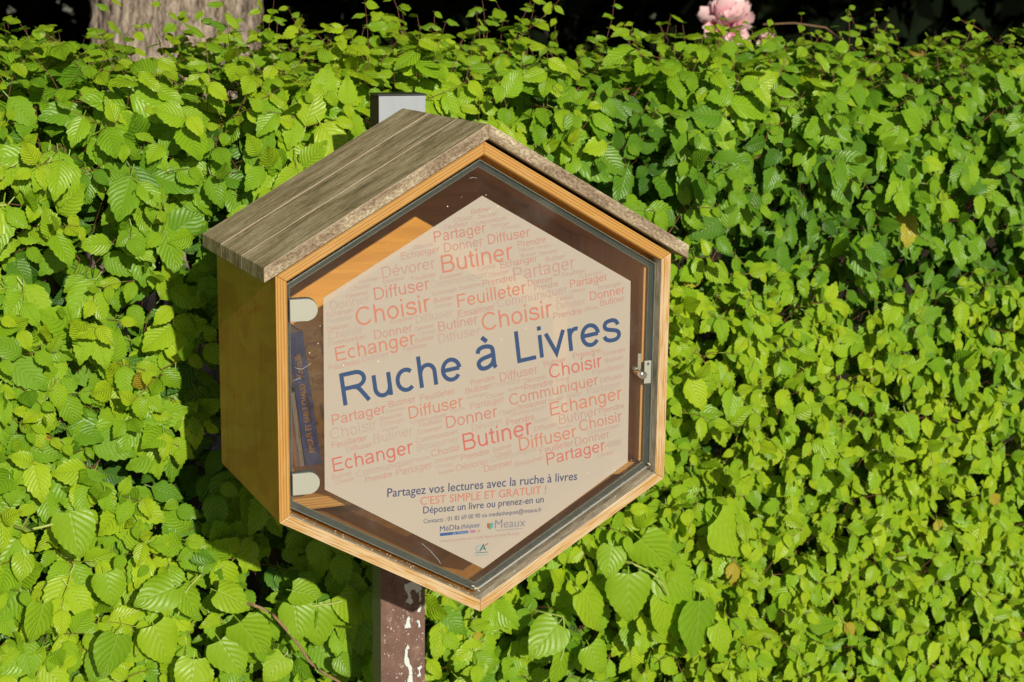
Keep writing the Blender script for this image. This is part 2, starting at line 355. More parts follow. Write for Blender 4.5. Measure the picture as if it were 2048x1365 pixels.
HI = [leaf_template(12, 'hornbeam', c, f, w_, p) for c, f, w_, p in ((0.10, 0.16, 0.06, 0), (0.28, 0.26, 0.10, 1), (0.0, 0.10, 0.05, 2), (0.42, 0.20, 0.14, 3), (-0.12, 0.30, 0.08, 4), (0.18, 0.42, 0.05, 5), (0.55, 0.12, 0.12, 1.5), (0.05, 0.22, 0.18, 2.7))]
LO = [leaf_template(5, 'hornbeam', c, f, 0.05, p) for c, f, p in ((0.1, 0.15, 0), (0.35, 0.3, 1))]

def frames(T, N, size):
    T = T / np.linalg.norm(T, axis=1, keepdims=True)
    S = np.cross(T, N); S /= np.linalg.norm(S, axis=1, keepdims=True) + 1e-9
    N2 = np.cross(S, T)
    return np.stack([S, T, N2], axis=2) * size[:, None, None]

def nz(x, y, k):     # smooth pseudo noise, about -1..1
    return (np.sin(x * 3.1 * k + 1.3 * np.sin(y * 2.3 * k + k)) + np.sin(y * 4.3 * k + 1.7 * np.sin(x * 2.9 * k + 2)) + np.sin((x + y) * 5.7 * k + k * 3)) / 3

YF, ZT, RT = 0.72, 0.462, 0.15    # hedge front plane, top height, rounding radius
FH = ZT - RT - (GZ + 0.02)
def hedge_surface(x, s):
    """s = arc length from the foot of the front face; returns point, outward normal"""
    if s < FH: p = Vector((x, YF, GZ + 0.02 + s)); nrm = Vector((0, -1, 0.06))
    elif s < FH + RT * math.pi / 2:
        a = (s - FH) / RT; p = Vector((x, YF + RT - RT * math.cos(a), ZT - RT + RT * math.sin(a))); nrm = Vector((0, -math.cos(a), math.sin(a)))
    else: p = Vector((x, YF + RT + (s - FH - RT * math.pi / 2), ZT)); nrm = Vector((0, -0.1, 1))
    return p, nrm.normalized()
SMAX = FH + RT * math.pi / 2 + 0.62
def inview(x, y, z):
    d = Vector((x, y, z)) - co.matrix_world.translation; zc = d.dot(fwd)
    u = d.dot(right) / zc * 3320.9; v_ = d.dot(down) / zc * 3320.9
    return abs(u) < 1120 and abs(v_) < 780

LV = []   # leaf records: pos, tipdir, normal, size, tint, hires, depth
TW = []   # twig polylines
def shoot(p, nrm, length, size, tint0, hires, dirv, depth, keep=True, lean=None):
    n = max(2, int(length / 0.026)); d = dirv.normalized(); pts = [Vector(p)]; cur = Vector(p)
    roll = random.choice((-1, 1))
    side = d.cross(nrm if abs(d.dot(nrm)) < 0.95 else Vector((1, 0, 0.2))).normalized()
    for i in range(n):
        d = (d + Vector((random.gauss(0, .10), random.gauss(0, .08), random.gauss(0, .10) - 0.03))).normalized()
        cur = cur + d * (length / n); pts.append(Vector(cur))
        roll = -roll
        age = i / max(1, n - 1)
        sz = size * (1.02 - 0.42 * max(0, age - 0.45) / 0.55) * random.uniform(0.78, 1.18)
        tipd = d * 0.55 + side * roll * random.uniform(0.5, 1.0) + Vector((random.gauss(0, .2), random.gauss(0, .15), -random.uniform(0.25, 1.05)))
        nn = nrm * random.uniform(0.5, 1.0) + Vector((random.gauss(-0.03, .26), -0.45 + random.gauss(0, .2), 0.28 + random.gauss(0, .25)))
        t = tint0 + 0.16 * age + random.gauss(0, 0.09)
        if random.random() < 0.004 and depth < 0.05: t = random.uniform(0.94, 1.0)
        else: t = min(0.84, max(0, t))
        LV.append((tuple(cur), tuple(tipd), tuple(nn), sz, t, hires, depth))
    if keep: TW.append(pts)

def hedge_fill():
    x0, x1 = -2.0, 3.6
    # surface shoots
    NS = 6500
    for k in range(NS):
        x = random.uniform(x0, x1); s = random.uniform(0.0, SMAX)
        p, nrm = hedge_surface(x, s)
        b = 0.045 * nz(x, p.z + p.y, 1.0) + 0.022 * nz(x + 4, p.z - p.y, 2.6)
        # a shallow hollow runs diagonally through the upper right
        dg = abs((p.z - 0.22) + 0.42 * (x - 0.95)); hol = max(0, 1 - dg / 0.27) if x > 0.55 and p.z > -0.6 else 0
        hole = nz(x * 1.7 + 9, p.z * 1.7 + p.y, 3.3)
        if hole > 0.74 and random.random() < 0.7: continue
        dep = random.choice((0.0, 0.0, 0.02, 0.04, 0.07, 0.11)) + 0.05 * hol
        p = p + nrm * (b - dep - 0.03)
        iv = inview(*p)
        small = (x > 0.75 and p.z < -0.18 + 0.25 * math.sin(2.3 * x))
        size = (0.060 if small else 0.070 if x > 0.45 else 0.076) * random.choice((random.uniform(0.55, 0.85), random.uniform(0.85, 1.15), random.uniform(0.9, 1.25)))
        if random.random() < 0.12: size *= 1.2
        tint = 0.54 + 0.15 * nz(x * 1.3, p.z * 1.2 + 3, 1.6) + (0.12 if small else 0) - 0.30 * hol - 1.3 * dep + random.gauss(0, 0.07)  # leaves along the hollow tinted darker, shade put into their colour
        if x > 0.95 and p.z > -0.10 and not small: tint -= 0.09 * min(1, (x - 0.95) / 0.4)  # upper right tinted darker too, as painted shade
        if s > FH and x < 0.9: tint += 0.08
        dirv = nrm * random.uniform(0.25, 0.9) + Vector((random.gauss(0, .65), random.gauss(0, .2), random.gauss(0.12, .5)))
        ln = random.uniform(0.05, 0.15) * (0.8 if small else 1)
        if not iv and random.random() < 0.45: continue
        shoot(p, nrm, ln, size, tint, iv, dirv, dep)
    # denser small-leaved patch at the lower right
    for k in range(900):
        x = random.uniform(0.7, 2.1); s = random.uniform(0.0, FH * 0.78)
        p, nrm = hedge_surface(x, s); dep = random.choice((0, 0.02, 0.05)); p = p + nrm * (0.02 - dep + 0.03 * nz(x, p.z, 1.0))
        shoot(p, nrm, random.uniform(0.05, 0.11), 0.056 * random.uniform(0.8, 1.2), 0.62, inview(*p), nrm * 0.6 + Vector((random.gauss(0, .6), 0, random.gauss(0, .5))), dep)
    # inner leaves, older, tinted darker to deepen the shade between leaves
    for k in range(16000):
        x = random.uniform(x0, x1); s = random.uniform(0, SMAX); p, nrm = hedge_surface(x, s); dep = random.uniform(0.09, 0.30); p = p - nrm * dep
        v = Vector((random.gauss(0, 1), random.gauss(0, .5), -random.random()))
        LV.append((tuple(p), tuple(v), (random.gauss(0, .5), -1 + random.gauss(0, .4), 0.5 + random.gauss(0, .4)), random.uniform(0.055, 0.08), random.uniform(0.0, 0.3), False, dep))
    # tall young shoots standing up from the top
    ups = [(0.42, 1.05, 0.17), (0.47, 1.08, 0.13), (0.74, 1.05, 0.12), (-0.08, 1.05, 0.12), (-0.16, 1.0, 0.14), (1.40, 1.0, 0.10), (1.93, 1.0, 0.17), (0.60, 1.15, 0.08), (-0.40, 1.0, 0.10), (0.30, 1.0, 0.09), (1.28, 1.0, 0.10), (1.05, 1.1, 0.10), (1.6, 1.1, 0.08), (0.12, 1.0, 0.09), (-0.28, 1.0, 0.09)]
    for x, y, ln in ups + [(random.uniform(-1.5, 3.2), random.uniform(0.95, 1.35), random.uniform(0.04, 0.09)) for _ in range(95)] + [(random.uniform(-0.45, 0.15), random.uniform(0.9, 1.35), random.uniform(0.07, 0.13)) for _ in range(16)] + [(random.uniform(0.3, 0.75), random.uniform(1.0, 1.3), random.uniform(0.07, 0.13)) for _ in range(7)] + [(random.uniform(1.1, 1.7), random.uniform(1.0, 1.3), random.uniform(0.07, 0.11)) for _ in range(7)]:
        shoot(Vector((x, y, ZT - 0.03)), Vector((0, -0.35, 0.9)), ln * 1.5 + 0.03, 0.047, 0.55, True, Vector((random.gauss(0, .45), random.gauss(0, .25), 0.9)), 0.0)
hedge_fill()
LV.append(((0.062, 0.345, 0.418), (-0.9, -0.1, 0.16), (0.1, -0.9, 0.5), 0.062, 0.72, True, 0.0)); LV.append(((0.075, 0.36, 0.405), (0.9, -0.2, -0.15), (0.1, -0.8, 0.6), 0.055, 0.66, True, 0.0))
TW.append([Vector((0.14, 0.62, 0.36)), Vector((0.10, 0.48, 0.395)), Vector((0.062, 0.345, 0.418))])
pos = np.array([l[0] for l in LV]); tip = np.array([l[1] for l in LV]); nor = np.array([l[2] for l in LV]); size = np.array([l[3] for l in LV]); tint = np.array([l[4] for l in LV]); hires = np.array([l[5] for l in LV]); dep = np.array([l[6] for l in LV])
# keep leaves out of the post and the cabinet
ok = ~((np.abs(pos[:, 0]) < 0.075) & (pos[:, 1] < 0.48) & (pos[:, 2] < 0.39)) & ~((np.abs(pos[:, 0]) < 0.40) & (pos[:, 1] < 0.46) & (pos[:, 2] > -0.45))
pos, tip, nor, size, tint, hires, dep = [a[ok] for a in (pos, tip, nor, size, tint, hires, dep)]
R = frames(tip, nor, size)
hedge = empty('hornbeam_hedge', (0.8, 1.1, GZ), 'long clipped hornbeam hedge of bright green serrated leaves behind the wooden book cabinet', 'hedge')
# the 300 largest leaves in view are objects, the rest one mesh
cam_l = np.array(co.matrix_world.translation); dist = np.linalg.norm(pos - cam_l, axis=1)
vis = np.array([inview(*p) for p in pos]) & hires & (pos[:, 1] < YF + 0.3) & (dep < 0.03)
rel = pos - cam_l; pr = np.array(right); pd = np.array(down); pf = np.array(fwd)
U_ = rel @ pr / (rel @ pf) * 3320.9 + 1024; V_ = rel @ pd / (rel @ pf) * 3320.9 + 682.5
behind = (U_ > 520) & (U_ < 1360) & (V_ > 300) & (V_ < 1080)
facing = np.abs(np.einsum('ij,ij->i', R[:, :, 2] / size[:, None], -rel / dist[:, None]))
prot = YF - pos[:, 1]
score = np.where(vis & ~behind, size / dist * facing * (1 + 3.0 * np.clip(prot, -0.1, 0.1)), 0)
top = np.argsort(-score)[:300]; single = np.zeros(len(pos), bool); single[top] = True
var = rng.integers(0, len(HI), len(pos)); varl = rng.integers(0, len(LO), len(pos))
shared = {}
for i in top:
    q = (int(var[i]), int(round(tint[i] * 12)))
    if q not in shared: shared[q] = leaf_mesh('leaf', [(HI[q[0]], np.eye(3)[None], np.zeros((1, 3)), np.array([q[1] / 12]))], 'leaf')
    m = Matrix(R[i].tolist()).to_4x4(); m.translation = Vector(pos[i])
    link('leaf', shared[q], hedge, m)
rest = ~single
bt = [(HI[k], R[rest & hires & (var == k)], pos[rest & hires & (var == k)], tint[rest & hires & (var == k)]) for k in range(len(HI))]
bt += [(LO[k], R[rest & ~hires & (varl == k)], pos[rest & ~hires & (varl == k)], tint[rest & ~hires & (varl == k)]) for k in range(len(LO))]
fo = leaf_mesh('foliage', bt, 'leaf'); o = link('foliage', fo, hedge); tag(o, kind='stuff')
print('LEAVES', len(pos), int(hires.sum()), 'polys', len(fo.polygons))
# twigs, joined
def polytubes(name, lines, r0, r1, mat, sides=3):
    V = []; F = []
    for pts in lines:
        n = len(pts); base = len(V)
        for i, p in enumerate(pts):
            d = (pts[min(i + 1, n - 1)] - pts[max(i - 1, 0)]).normalized(); a = d.orthogonal().normalized(); b = d.cross(a); r = r0 + (r1 - r0) * i / (n - 1)
            for j in range(sides):
                t = 2 * math.pi * j / sides; V.append(p + a * (r * math.cos(t)) + b * (r * math.sin(t)))
        for i in range(n - 1):
            for j in range(sides): F.append((base + i * sides + j, base + i * sides + (j + 1) % sides, base + (i + 1) * sides + (j + 1) % sides, base + (i + 1) * sides + j))
    return mesh(name, V, F, mat, True)
lines = []
for pts in TW:
    p0 = pts[0]; inner = Vector((p0.x + random.gauss(0, .03), min(YF + 0.42, p0.y + random.uniform(0.08, 0.2)), p0.z - random.uniform(0.06, 0.16)))
    lines.append([inner] + pts)
o = link('twigs', polytubes('twigs', lines, 0.0012, 0.0006, 'twig'), hedge); tag(o, kind='stuff')
for k in range(34):
    x = -1.95 + 5.5 * k / 33 + random.gauss(0, .04); y = YF + 0.36 + random.gauss(0, .04)
    pts = [Vector((x, y, GZ))]
    for j in range(7): pts.append(pts[-1] + Vector((random.gauss(0, .03), random.gauss(0, .02), 0.22)))
    link('branch', polytubes('branch', [pts], 0.018, 0.006, 'brown_stem', 6), hedge)

# ---------------------------------------------------------------- linden shoots with large heart-shaped leaves
LT = [leaf_template(16, 'linden', c, f, w_, p) for c, f, w_, p in ((0.12, 0.12, 0.05, 0), (0.30, 0.22, 0.10, 1), (0.02, 0.08, 0.05, 2), (0.45, 0.16, 0.1, 4))]
LTM = [leaf_mesh('leaf', [(t, np.eye(3)[None], np.zeros((1, 3)), np.array([q]))], 'linden') for t in LT for q in (0.3, 0.6, 0.9)]
def linden(name, loc, label, leaves, stems, yy=0.60):
    root = empty(name, loc, label, 'shoot', 'linden shoots growing through the hedge')
    for j, (ax, az, tx, tz) in enumerate(leaves):
        rr = random.Random(j * 7 + 3); y = yy + rr.uniform(-0.02, 0.07)
        A = Vector((ax, y, az)); B = Vector((tx, y - rr.uniform(0.0, 0.03), tz)); T = B - A
        N = Vector((rr.gauss(0.0, .42), -1, rr.uniform(-0.05, 0.85)))
        Rm = frames(np.array([T]), np.array([N]), np.array([T.length * 0.90]))[0]
        m = Matrix(Rm.tolist()).to_4x4(); m.translation = A
        link('leaf', LTM[rr.randrange(len(LTM))], root, m)
    for pts, mat, r in stems:
        q_ = [(p[0], p[2]) for p in pts]; sm_ = smooth(q_, 5); pts = [Vector((a, pts[0][1], b)) for a, b in sm_]
        link('stem', polytubes('stem', [[Vector((pts[0].x - 0.03, pts[0].y + 0.12, pts[0].z - 0.02))] + pts], r * 1.3, r, mat, 6), root)
RL = [(0.565, -0.543, 0.544, -0.618), (0.621, -0.623, 0.62, -0.748), (0.706, -0.682, 0.71, -0.788), (0.7, -0.63, 0.813, -0.705), (0.621, -0.526, 0.704, -0.606), (0.846, -0.52, 0.941, -0.628), (0.788, -0.702, 0.772, -0.847), (0.712, -0.559, 0.796, -0.59), (0.83, -0.762, 0.86, -0.835)]
RL2 = [(0.435, -0.703, 0.355, -0.77), (0.527, -0.777, 0.564, -0.854), (0.504, -0.646, 0.556, -0.745), (0.467, -0.79, 0.44, -0.87)]
LLa = [(-0.152, -0.573, -0.147, -0.659), (-0.098, -0.59, -0.097, -0.695), (-0.049, -0.576, 0.001, -0.647), (-0.039, -0.629, -0.018, -0.703), (-0.163, -0.537, -0.094, -0.558), (-0.166, -0.698, -0.217, -0.747), (-0.06, -0.702, -0.037, -0.75)]
LLb = [(-0.306, -0.629, -0.258, -0.713), (-0.387, -0.518, -0.478, -0.539), (-0.303, -0.536, -0.232, -0.574), (-0.372, -0.524, -0.338, -0.59), (-0.27, -0.588, -0.208, -0.672), (-0.429, -0.592, -0.398, -0.686), (-0.506, -0.588, -0.543, -0.678), (-0.521, -0.646, -0.554, -0.713), (-0.36, -0.66, -0.38, -0.74)]
LLc = [(-0.584, -0.332, -0.57, -0.43), (-0.517, -0.47, -0.506, -0.546), (-0.669, -0.413, -0.681, -0.462), (-0.64, -0.52, -0.66, -0.60)]
linden('linden_shoot', (0.66, 0.75, GZ), 'largest linden shoot, with big heart-shaped leaves, lower right of the cabinet', RL, [([(0.611, 0.6, -0.586), (0.676, 0.6, -0.627), (0.706, 0.6, -0.674)], 'stem', 0.0022)])
linden('linden_shoot', (0.46, 0.75, GZ), 'linden shoot with four broad leaves, just right of the brown post', RL2, [([(0.462, 0.63, -0.70), (0.467, 0.62, -0.763), (0.457, 0.62, -0.801)], 'stem', 0.0015)])
linden('linden_shoot', (-0.12, 0.75, GZ), 'linden shoot on a brown twig just left of the brown post', LLa, [([(-0.141, 0.6, -0.582), (-0.079, 0.6, -0.584), (-0.054, 0.6, -0.581)], 'stem', 0.002), ([(-0.239, 0.6, -0.563), (-0.199, 0.6, -0.59), (-0.149, 0.6, -0.657), (-0.115, 0.6, -0.712), (-0.06, 0.6, -0.756)], 'brown_stem', 0.0028)])
linden('linden_shoot', (-0.38, 0.75, GZ), 'linden shoot with a crowded tuft of drooping pale leaves, bottom left below the cabinet', LLb, [([(-0.33, 0.64, -0.50), (-0.36, 0.64, -0.53), (-0.38, 0.66, -0.58)], 'stem', 0.0018)])
linden('linden_shoot', (-0.60, 0.75, GZ), 'linden shoot with one very broad leaf, at the far left below the cabinet', LLc, [([(-0.66, 0.61, -0.36), (-0.60, 0.60, -0.35), (-0.584, 0.6, -0.335)], 'stem', 0.0022)])

# ---------------------------------------------------------------- things beyond the hedge
tree = empty('old_tree', (0.49, 4.5, GZ), 'old tree with a thick furrowed grey-brown trunk behind the left end of the hedge', 'tree')
V = []; F = []; na, nh = 120, 150
for j in range(nh + 1):
    z = 4.6 * j / nh; r = 0.345 + 0.12 * math.exp(-z * 2.2) - 0.012 * z
    for i in range(na):
        a = 2 * math.pi * i / na
        gr = abs(math.sin(a * 17 + 1.1 * math.sin(z * 3.1 + a * 3) + 0.5 * math.sin(z * 11 + a * 5))); rr = r + 0.02 * gr ** 0.6 * (0.6 + 0.5 * math.sin(z * 13 + a * 11)) + 0.010 * math.sin(a * 41 + 3 * math.sin(z * 9)) + 0.008 * math.sin(z * 37 + 9 * math.sin(a * 7)) + 0.015 * math.sin(a * 3 + z)
        V.append((0.455 + rr * math.cos(a) + 0.02 * z, 4.5 + rr * math.sin(a), GZ + z))
for j in range(nh):
    for i in range(na): F.append((j * na + i, j * na + (i + 1) % na, (j + 1) * na + (i + 1) % na, (j + 1) * na + i))
link('trunk', mesh('trunk', V, F, 'bark', True), tree)
for (dx, dy, dz) in ((-2.2, -0.6, 1.6), (2.4, 0.4, 1.9), (0.4, 2.4, 2.0), (0.9, -1.6, 2.2)):
    pts = [Vector((0.55, 4.5, GZ + 4.1)) + Vector((dx, dy, dz)) * t + Vector((0, 0, 0.3 * math.sin(t * 3))) for t in np.linspace(0, 1, 7)]
    link('limb', polytubes('limb', [pts], 0.17, 0.06, 'bark', 8), tree)
DL = (np.array([(0, 0, 0), (0.24, 0.45, 0.05), (0, 1, -0.04), (-0.24, 0.45, 0.05)], float), np.array([(0, 0), (1, .5), (0, 1), (-1, .5)], float), [(0, 1, 2, 3)])
def cloud(n, f, smin, smax):
    P = np.array([f() for _ in range(n)]); T = rng.normal(size=(n, 3)); N = rng.normal(size=(n, 3)); 
    return [(DL, frames(T, N, rng.uniform(smin, smax, n)), P, rng.uniform(0, 1, n))]
def crown_pt():
    while True:
        v = rng.uniform(-1, 1, 3)
        if v @ v < 1: break
    return np.array([2.4, 6.4, 4.3]) + v * np.array([9.5, 4.3, 2.6])
o = link('shade_crown', leaf_mesh('shade_crown', cloud(17000, crown_pt, 0.28, 0.5), 'dark_leaf'), tree); tag(o, kind='stuff')  # unseen crown, spread wide and dense to keep light off the background
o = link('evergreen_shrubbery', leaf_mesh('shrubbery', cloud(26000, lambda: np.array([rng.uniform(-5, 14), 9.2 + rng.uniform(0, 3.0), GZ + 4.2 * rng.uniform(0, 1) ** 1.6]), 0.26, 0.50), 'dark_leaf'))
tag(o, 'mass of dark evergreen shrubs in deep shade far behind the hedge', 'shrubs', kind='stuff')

def petal_template():
    V = []; UV = []; F = []; n = 4
    for i in range(n + 1):
        t = i / n; wd = 0.38 * math.sin(math.pi * min(1, 0.12 + t * 0.72)) 
        for k in (-1, -0.5, 0, 0.5, 1): V.append((k * wd, t, 0.28 * t * t + 0.10 * k * k - (0.05 if k in (-0.5, 0.5) else 0) * t)); UV.append((k, t))
    for i in range(n):
        for k in range(4): F.append((i * 5 + k, i * 5 + k + 1, i * 5 + k + 6, i * 5 + k + 5))
    return np.array(V), np.array(UV), F
PT = petal_template()
plant = empty('peony', (2.0, 2.6, GZ), 'pink peony with a large ruffled bloom rising behind the right part of the hedge', 'flower')
def bloom(c, r, npet):
    T = []; N = []; L = []; S = []
    for k in range(npet):
        z = 1 - 2 * (k + .5) / npet * 0.85; a = k * 2.39996; q = math.sqrt(max(0, 1 - z * z)); d = np.array([q * math.cos(a), q * math.sin(a), z])
        lay = rng.uniform(0.35, 1)
        L.append(np.array(c) + d * r * 0.15 * lay); T.append(d + rng.normal(0, .4, 3)); N.append(np.array([-d[0], -d[1], 0.9]) + rng.normal(0, .5, 3)); S.append(r * rng.uniform(0.5, 1.0))
    return leaf_mesh('bloom', [(PT, frames(np.array(T), np.array(N), np.array(S)), np.array(L), rng.uniform(0, 1, npet))], 'petal')
link('bloom', bloom((2.0, 2.6, 0.545), 0.098, 110), plant); link('bloom', bloom((2.165, 2.6, 0.482), 0.042, 40), plant)
for pts in ([(1.98, 2.6, GZ), (2.03, 2.62, -0.3), (2.0, 2.6, 0.5)], [(2.05, 2.6, GZ), (2.2, 2.62, -0.2), (2.175, 2.6, 0.43)]):
    link('stem', polytubes('stem', [[Vector(p) for p in pts]], 0.006, 0.004, 'stem', 5), plant)
PL = leaf_mesh('leaf', [(LO[0], np.eye(3)[None], np.zeros((1, 3)), np.array([0.15]))], 'leaf')
for k in range(26):
    z = rng.uniform(-0.6, 0.42); R_ = frames(rng.normal(0, 1, (1, 3)) + np.array([[0, 0, .3]]), np.array([[0, -.5, 1.0]]), np.array([0.13]))[0]
    m = Matrix(R_.tolist()).to_4x4(); m.translation = Vector((2.05 + rng.normal(0, .06), 2.6 + rng.normal(0, .05), z)); link('leaf', PL, plant, m)
dry = link('dry_stem', polytubes('dry_stem', [[Vector(p) for p in ((2.9, 2.75, GZ), (2.75, 2.7, -0.1), (2.6, 2.68, 0.45), (2.45, 2.66, 0.535), (2.3, 2.64, 0.55), (2.16, 2.62, 0.545))]], 0.004, 0.002, 'brown_stem', 5))
tag(dry, 'thin dry brown stem arching just above the hedge top, right of the pink peony', 'stem')

# ---------------------------------------------------------------- the post
post = empty('post', (0, 0.405, GZ), 'square metal post with flaking brown paint carrying the wooden book cabinet', 'post')
bm = box_bm(-0.0465, 0.0440, 0.380, 0.430, GZ, 0.4495); link('shaft', finish(bm, 'shaft', 'post', 0.0015), post)
bm = box_bm(-0.0475, 0.0450, 0.379, 0.431, 0.4495, 0.4530); link('cap', finish(bm, 'cap', 'black', 0.0008), post)
PEEL = [[(0.002, -0.478), (0.0166, -0.4752), (0.0361, -0.4875), (0.0361, -0.4947), (0.0263, -0.5006), (0.0227, -0.4905), (0.0141, -0.4917), (0.0129, -0.4988), (0.0185, -0.5165), (0.0129, -0.521), (0.0039, -0.5144), (0.0093, -0.5055), (0.0044, -0.4928), (0.0008, -0.4851)], [(0.0317, -0.4971), (0.0356, -0.4991), (0.0342, -0.5163), (0.0312, -0.5183)], [(0.0276, -0.5372), (0.0312, -0.5255), (0.0357, -0.5237), (0.0337, -0.5392)], [(0.0105, -0.5439), (0.0141, -0.5498), (0.0117, -0.5567), (0.0153, -0.5682), (0.0007, -0.5673), (0.0044, -0.5581), (0.0063, -0.5487)], [(0.0264, -0.5564), (0.0313, -0.5552), (0.0342, -0.5698), (0.0293, -0.5695), (0.0298, -0.5618)], [(0.0082, -0.6005), (0.0121, -0.6099), (0.0067, -0.6121), (0.0072, -0.6268), (0.0116, -0.6422), (0.017, -0.6504), (0.0165, -0.6651), (0.019, -0.6816), (0.016, -0.70), (0.0067, -0.6996), (0.0067, -0.6796), (0.0116, -0.6644), (0.0092, -0.6517), (0.0023, -0.6408), (0.0013, -0.6284), (0.0023, -0.6126)], [(0.0358, -0.649), (0.0375, -0.6537), (0.0338, -0.6568), (0.0343, -0.6705), (0.0284, -0.6715), (0.0276, -0.6669), (0.0318, -0.6651), (0.0308, -0.6581), (0.0269, -0.6532)]]
def rough_poly(p, k=4, amp=0.0006):
    out = []
    for i in range(len(p)):
        a, b = p[i], p[(i + 1) % len(p)]
        for j in range(k): out.append((a[0] + (b[0] - a[0]) * j / k + (random.gauss(0, amp) if j else 0), a[1] + (b[1] - a[1]) * j / k + (random.gauss(0, amp) if j else 0)))
    return out
for p in PEEL:
    bm = prism_bm(rough_poly(p), 0.3794, 0.3801); link('bare_patch', finish(bm, 'bare_patch', 'primer'), post)
bm = bmesh.new()
for k in range(45):
    x = random.uniform(-0.043, 0.041); z = random.uniform(-0.75, -0.54); s = random.uniform(0.0004, 0.0013)
    prism_bm([(x + s * random.uniform(.5, 1.3) * math.cos(a), z + s * random.uniform(.6, 1.8) * math.sin(a)) for a in (0, 1.1, 2.2, 3.3, 4.4, 5.4)], 0.3795, 0.3801, bm)
o = link('paint_chips', finish(bm, 'paint_chips', 'primer'), post); tag(o, kind='stuff')

# ---------------------------------------------------------------- the hexagonal book cabinet
A_, B_, H_ = 0.3487, 0.2, 0.3990
T_ = 0.0183; Y0, Y1 = 0.0, 0.3753
cab = empty('book_cabinet', (0, 0.19, -H_), 'hexagonal wooden book cabinet with a plank roof and clear door, fixed to the post', 'cabinet')
SL = (H_ - B_) / A_; LN = math.hypot(1, SL)
def hexa(ts, tsl):
    a = A_ - ts; zt = H_ - tsl * LN; q = zt - SL * a
    return [Vector((0, 0, zt)), Vector((a, 0, q)), Vector((a, 0, -q)), Vector((0, 0, -zt)), Vector((-a, 0, -q)), Vector((-a, 0, q))]
OUT = hexa(0, 0); INN = hexa(T_, T_)
for i in range(6):
    P0, P1 = OUT[i], OUT[(i + 1) % 6]; Q0, Q1 = INN[i], INN[(i + 1) % 6]
    e = (P1 - P0).normalized(); mid = (P0 + P1) / 2; nrm = Vector((0, 1, 0)).cross(e); 
    if nrm.dot(mid) < 0: nrm = -nrm
    loc = [((p - mid).dot(e), (p - mid).dot(nrm)) for p in (P0, P1, Q1, Q0)]
    j = 0.00025
    loc = [(loc[0][0] + j, loc[0][1]), (loc[1][0] - j, loc[1][1]), (loc[2][0] - j, loc[2][1]), (loc[3][0] + j, loc[3][1])]
    bm = prism_bm(loc, 0.0, Y1)
    me = finish(bm, 'panel', 'ply_low' if i in (1, 2, 3) else 'ply', 0.0009, 2)
    mw = Matrix(((e.x, 0, nrm.x, mid.x), (e.y, 1, nrm.y, Y0), (e.z, 0, nrm.z, mid.z), (0, 0, 0, 1)))
    link('panel', me, cab, mw)
back = hexa(T_ + .0004, T_ + .0004)
bm = prism_bm([(p.x, p.z) for p in back], 0, 0.012)
me = finish(bm, 'back_panel', 'ply_in', 0.0005)
# lay the back's grain: local z across the sheet
rot = Matrix(((1, 0, 0), (0, 0, 1), (0, -1, 0))).to_4x4()
me.transform(rot.inverted()); link('back_panel', me, cab, Matrix.Translation((0, Y1 - 0.0145, 0)) @ rot)
bm = box_bm(-0.3290, 0.3290, 0.0, 0.296, -0.019, 0.0)
link('shelf', finish(bm, 'shelf', 'ply_in', 0.0006), cab, Matrix.Translation((0, 0.060, -0.1835)))
bm = box_bm(-0.0075, 0.0075, 0.0, 0.016, -0.174, 0.186)
M['batten'] = simple('pine_batten', (0.44, 0.225, 0.070), 0.5, 0.4, 0, 0.12, 40)
link('door_stop', finish(bm, 'door_stop', 'batten', 0.0006), cab, Matrix.Translation((0.3226, 0.034, 0)))
# roof boards: three on each slope
RTH, GAP, EV = 0.0229, 0.0057, 0.3716; RY0, RY1 = -0.0202, 0.3826; z0 = H_ + GAP
ev = Vector((1, 0, -SL)).normalized()
for sg in (-1, 1):
    e = Vector((sg, 0, -SL)).normalized(); nrm = Vector((sg * SL, 0, 1)).normalized()
    for k in range(3):
        w3 = (RY1 - RY0) / 3; org = Vector((sg * 0.0006, RY0 + k * w3 + 0.0003, z0 + RTH))
        pts = [Vector((sg * 0.0006, 0, z0 + RTH)), Vector((sg * EV, 0, z0 + RTH - SL * EV)), Vector((sg * EV, 0, z0 - SL * EV)), Vector((sg * 0.0006, 0, z0))]
        loc = [((p - Vector((org.x, 0, org.z))).dot(e), (p - Vector((org.x, 0, org.z))).dot(nrm)) for p in pts]
        bm = prism_bm(loc, 0, w3 - 0.0006)
        dz = (0, -0.0003, -0.0001)[k]
        mw = Matrix(((e.x, 0, nrm.x, org.x), (0, 1, 0, org.y), (e.z, 0, nrm.z, org.z + dz), (0, 0, 0, 1)))
        link('roof_board', finish(bm, 'roof_board', 'roof', 0.0012, 2), cab, mw)
# fixing battens that carry the overhanging roof
bm = bmesh.new(); bmesh.ops.create_icosphere(bm, subdivisions=1, radius=0.0022); link('lichen_fleck', finish(bm, 'lichen_fleck', 'dust'), cab, Matrix.Translation((-0.0595, 0.05, 0.3885)))

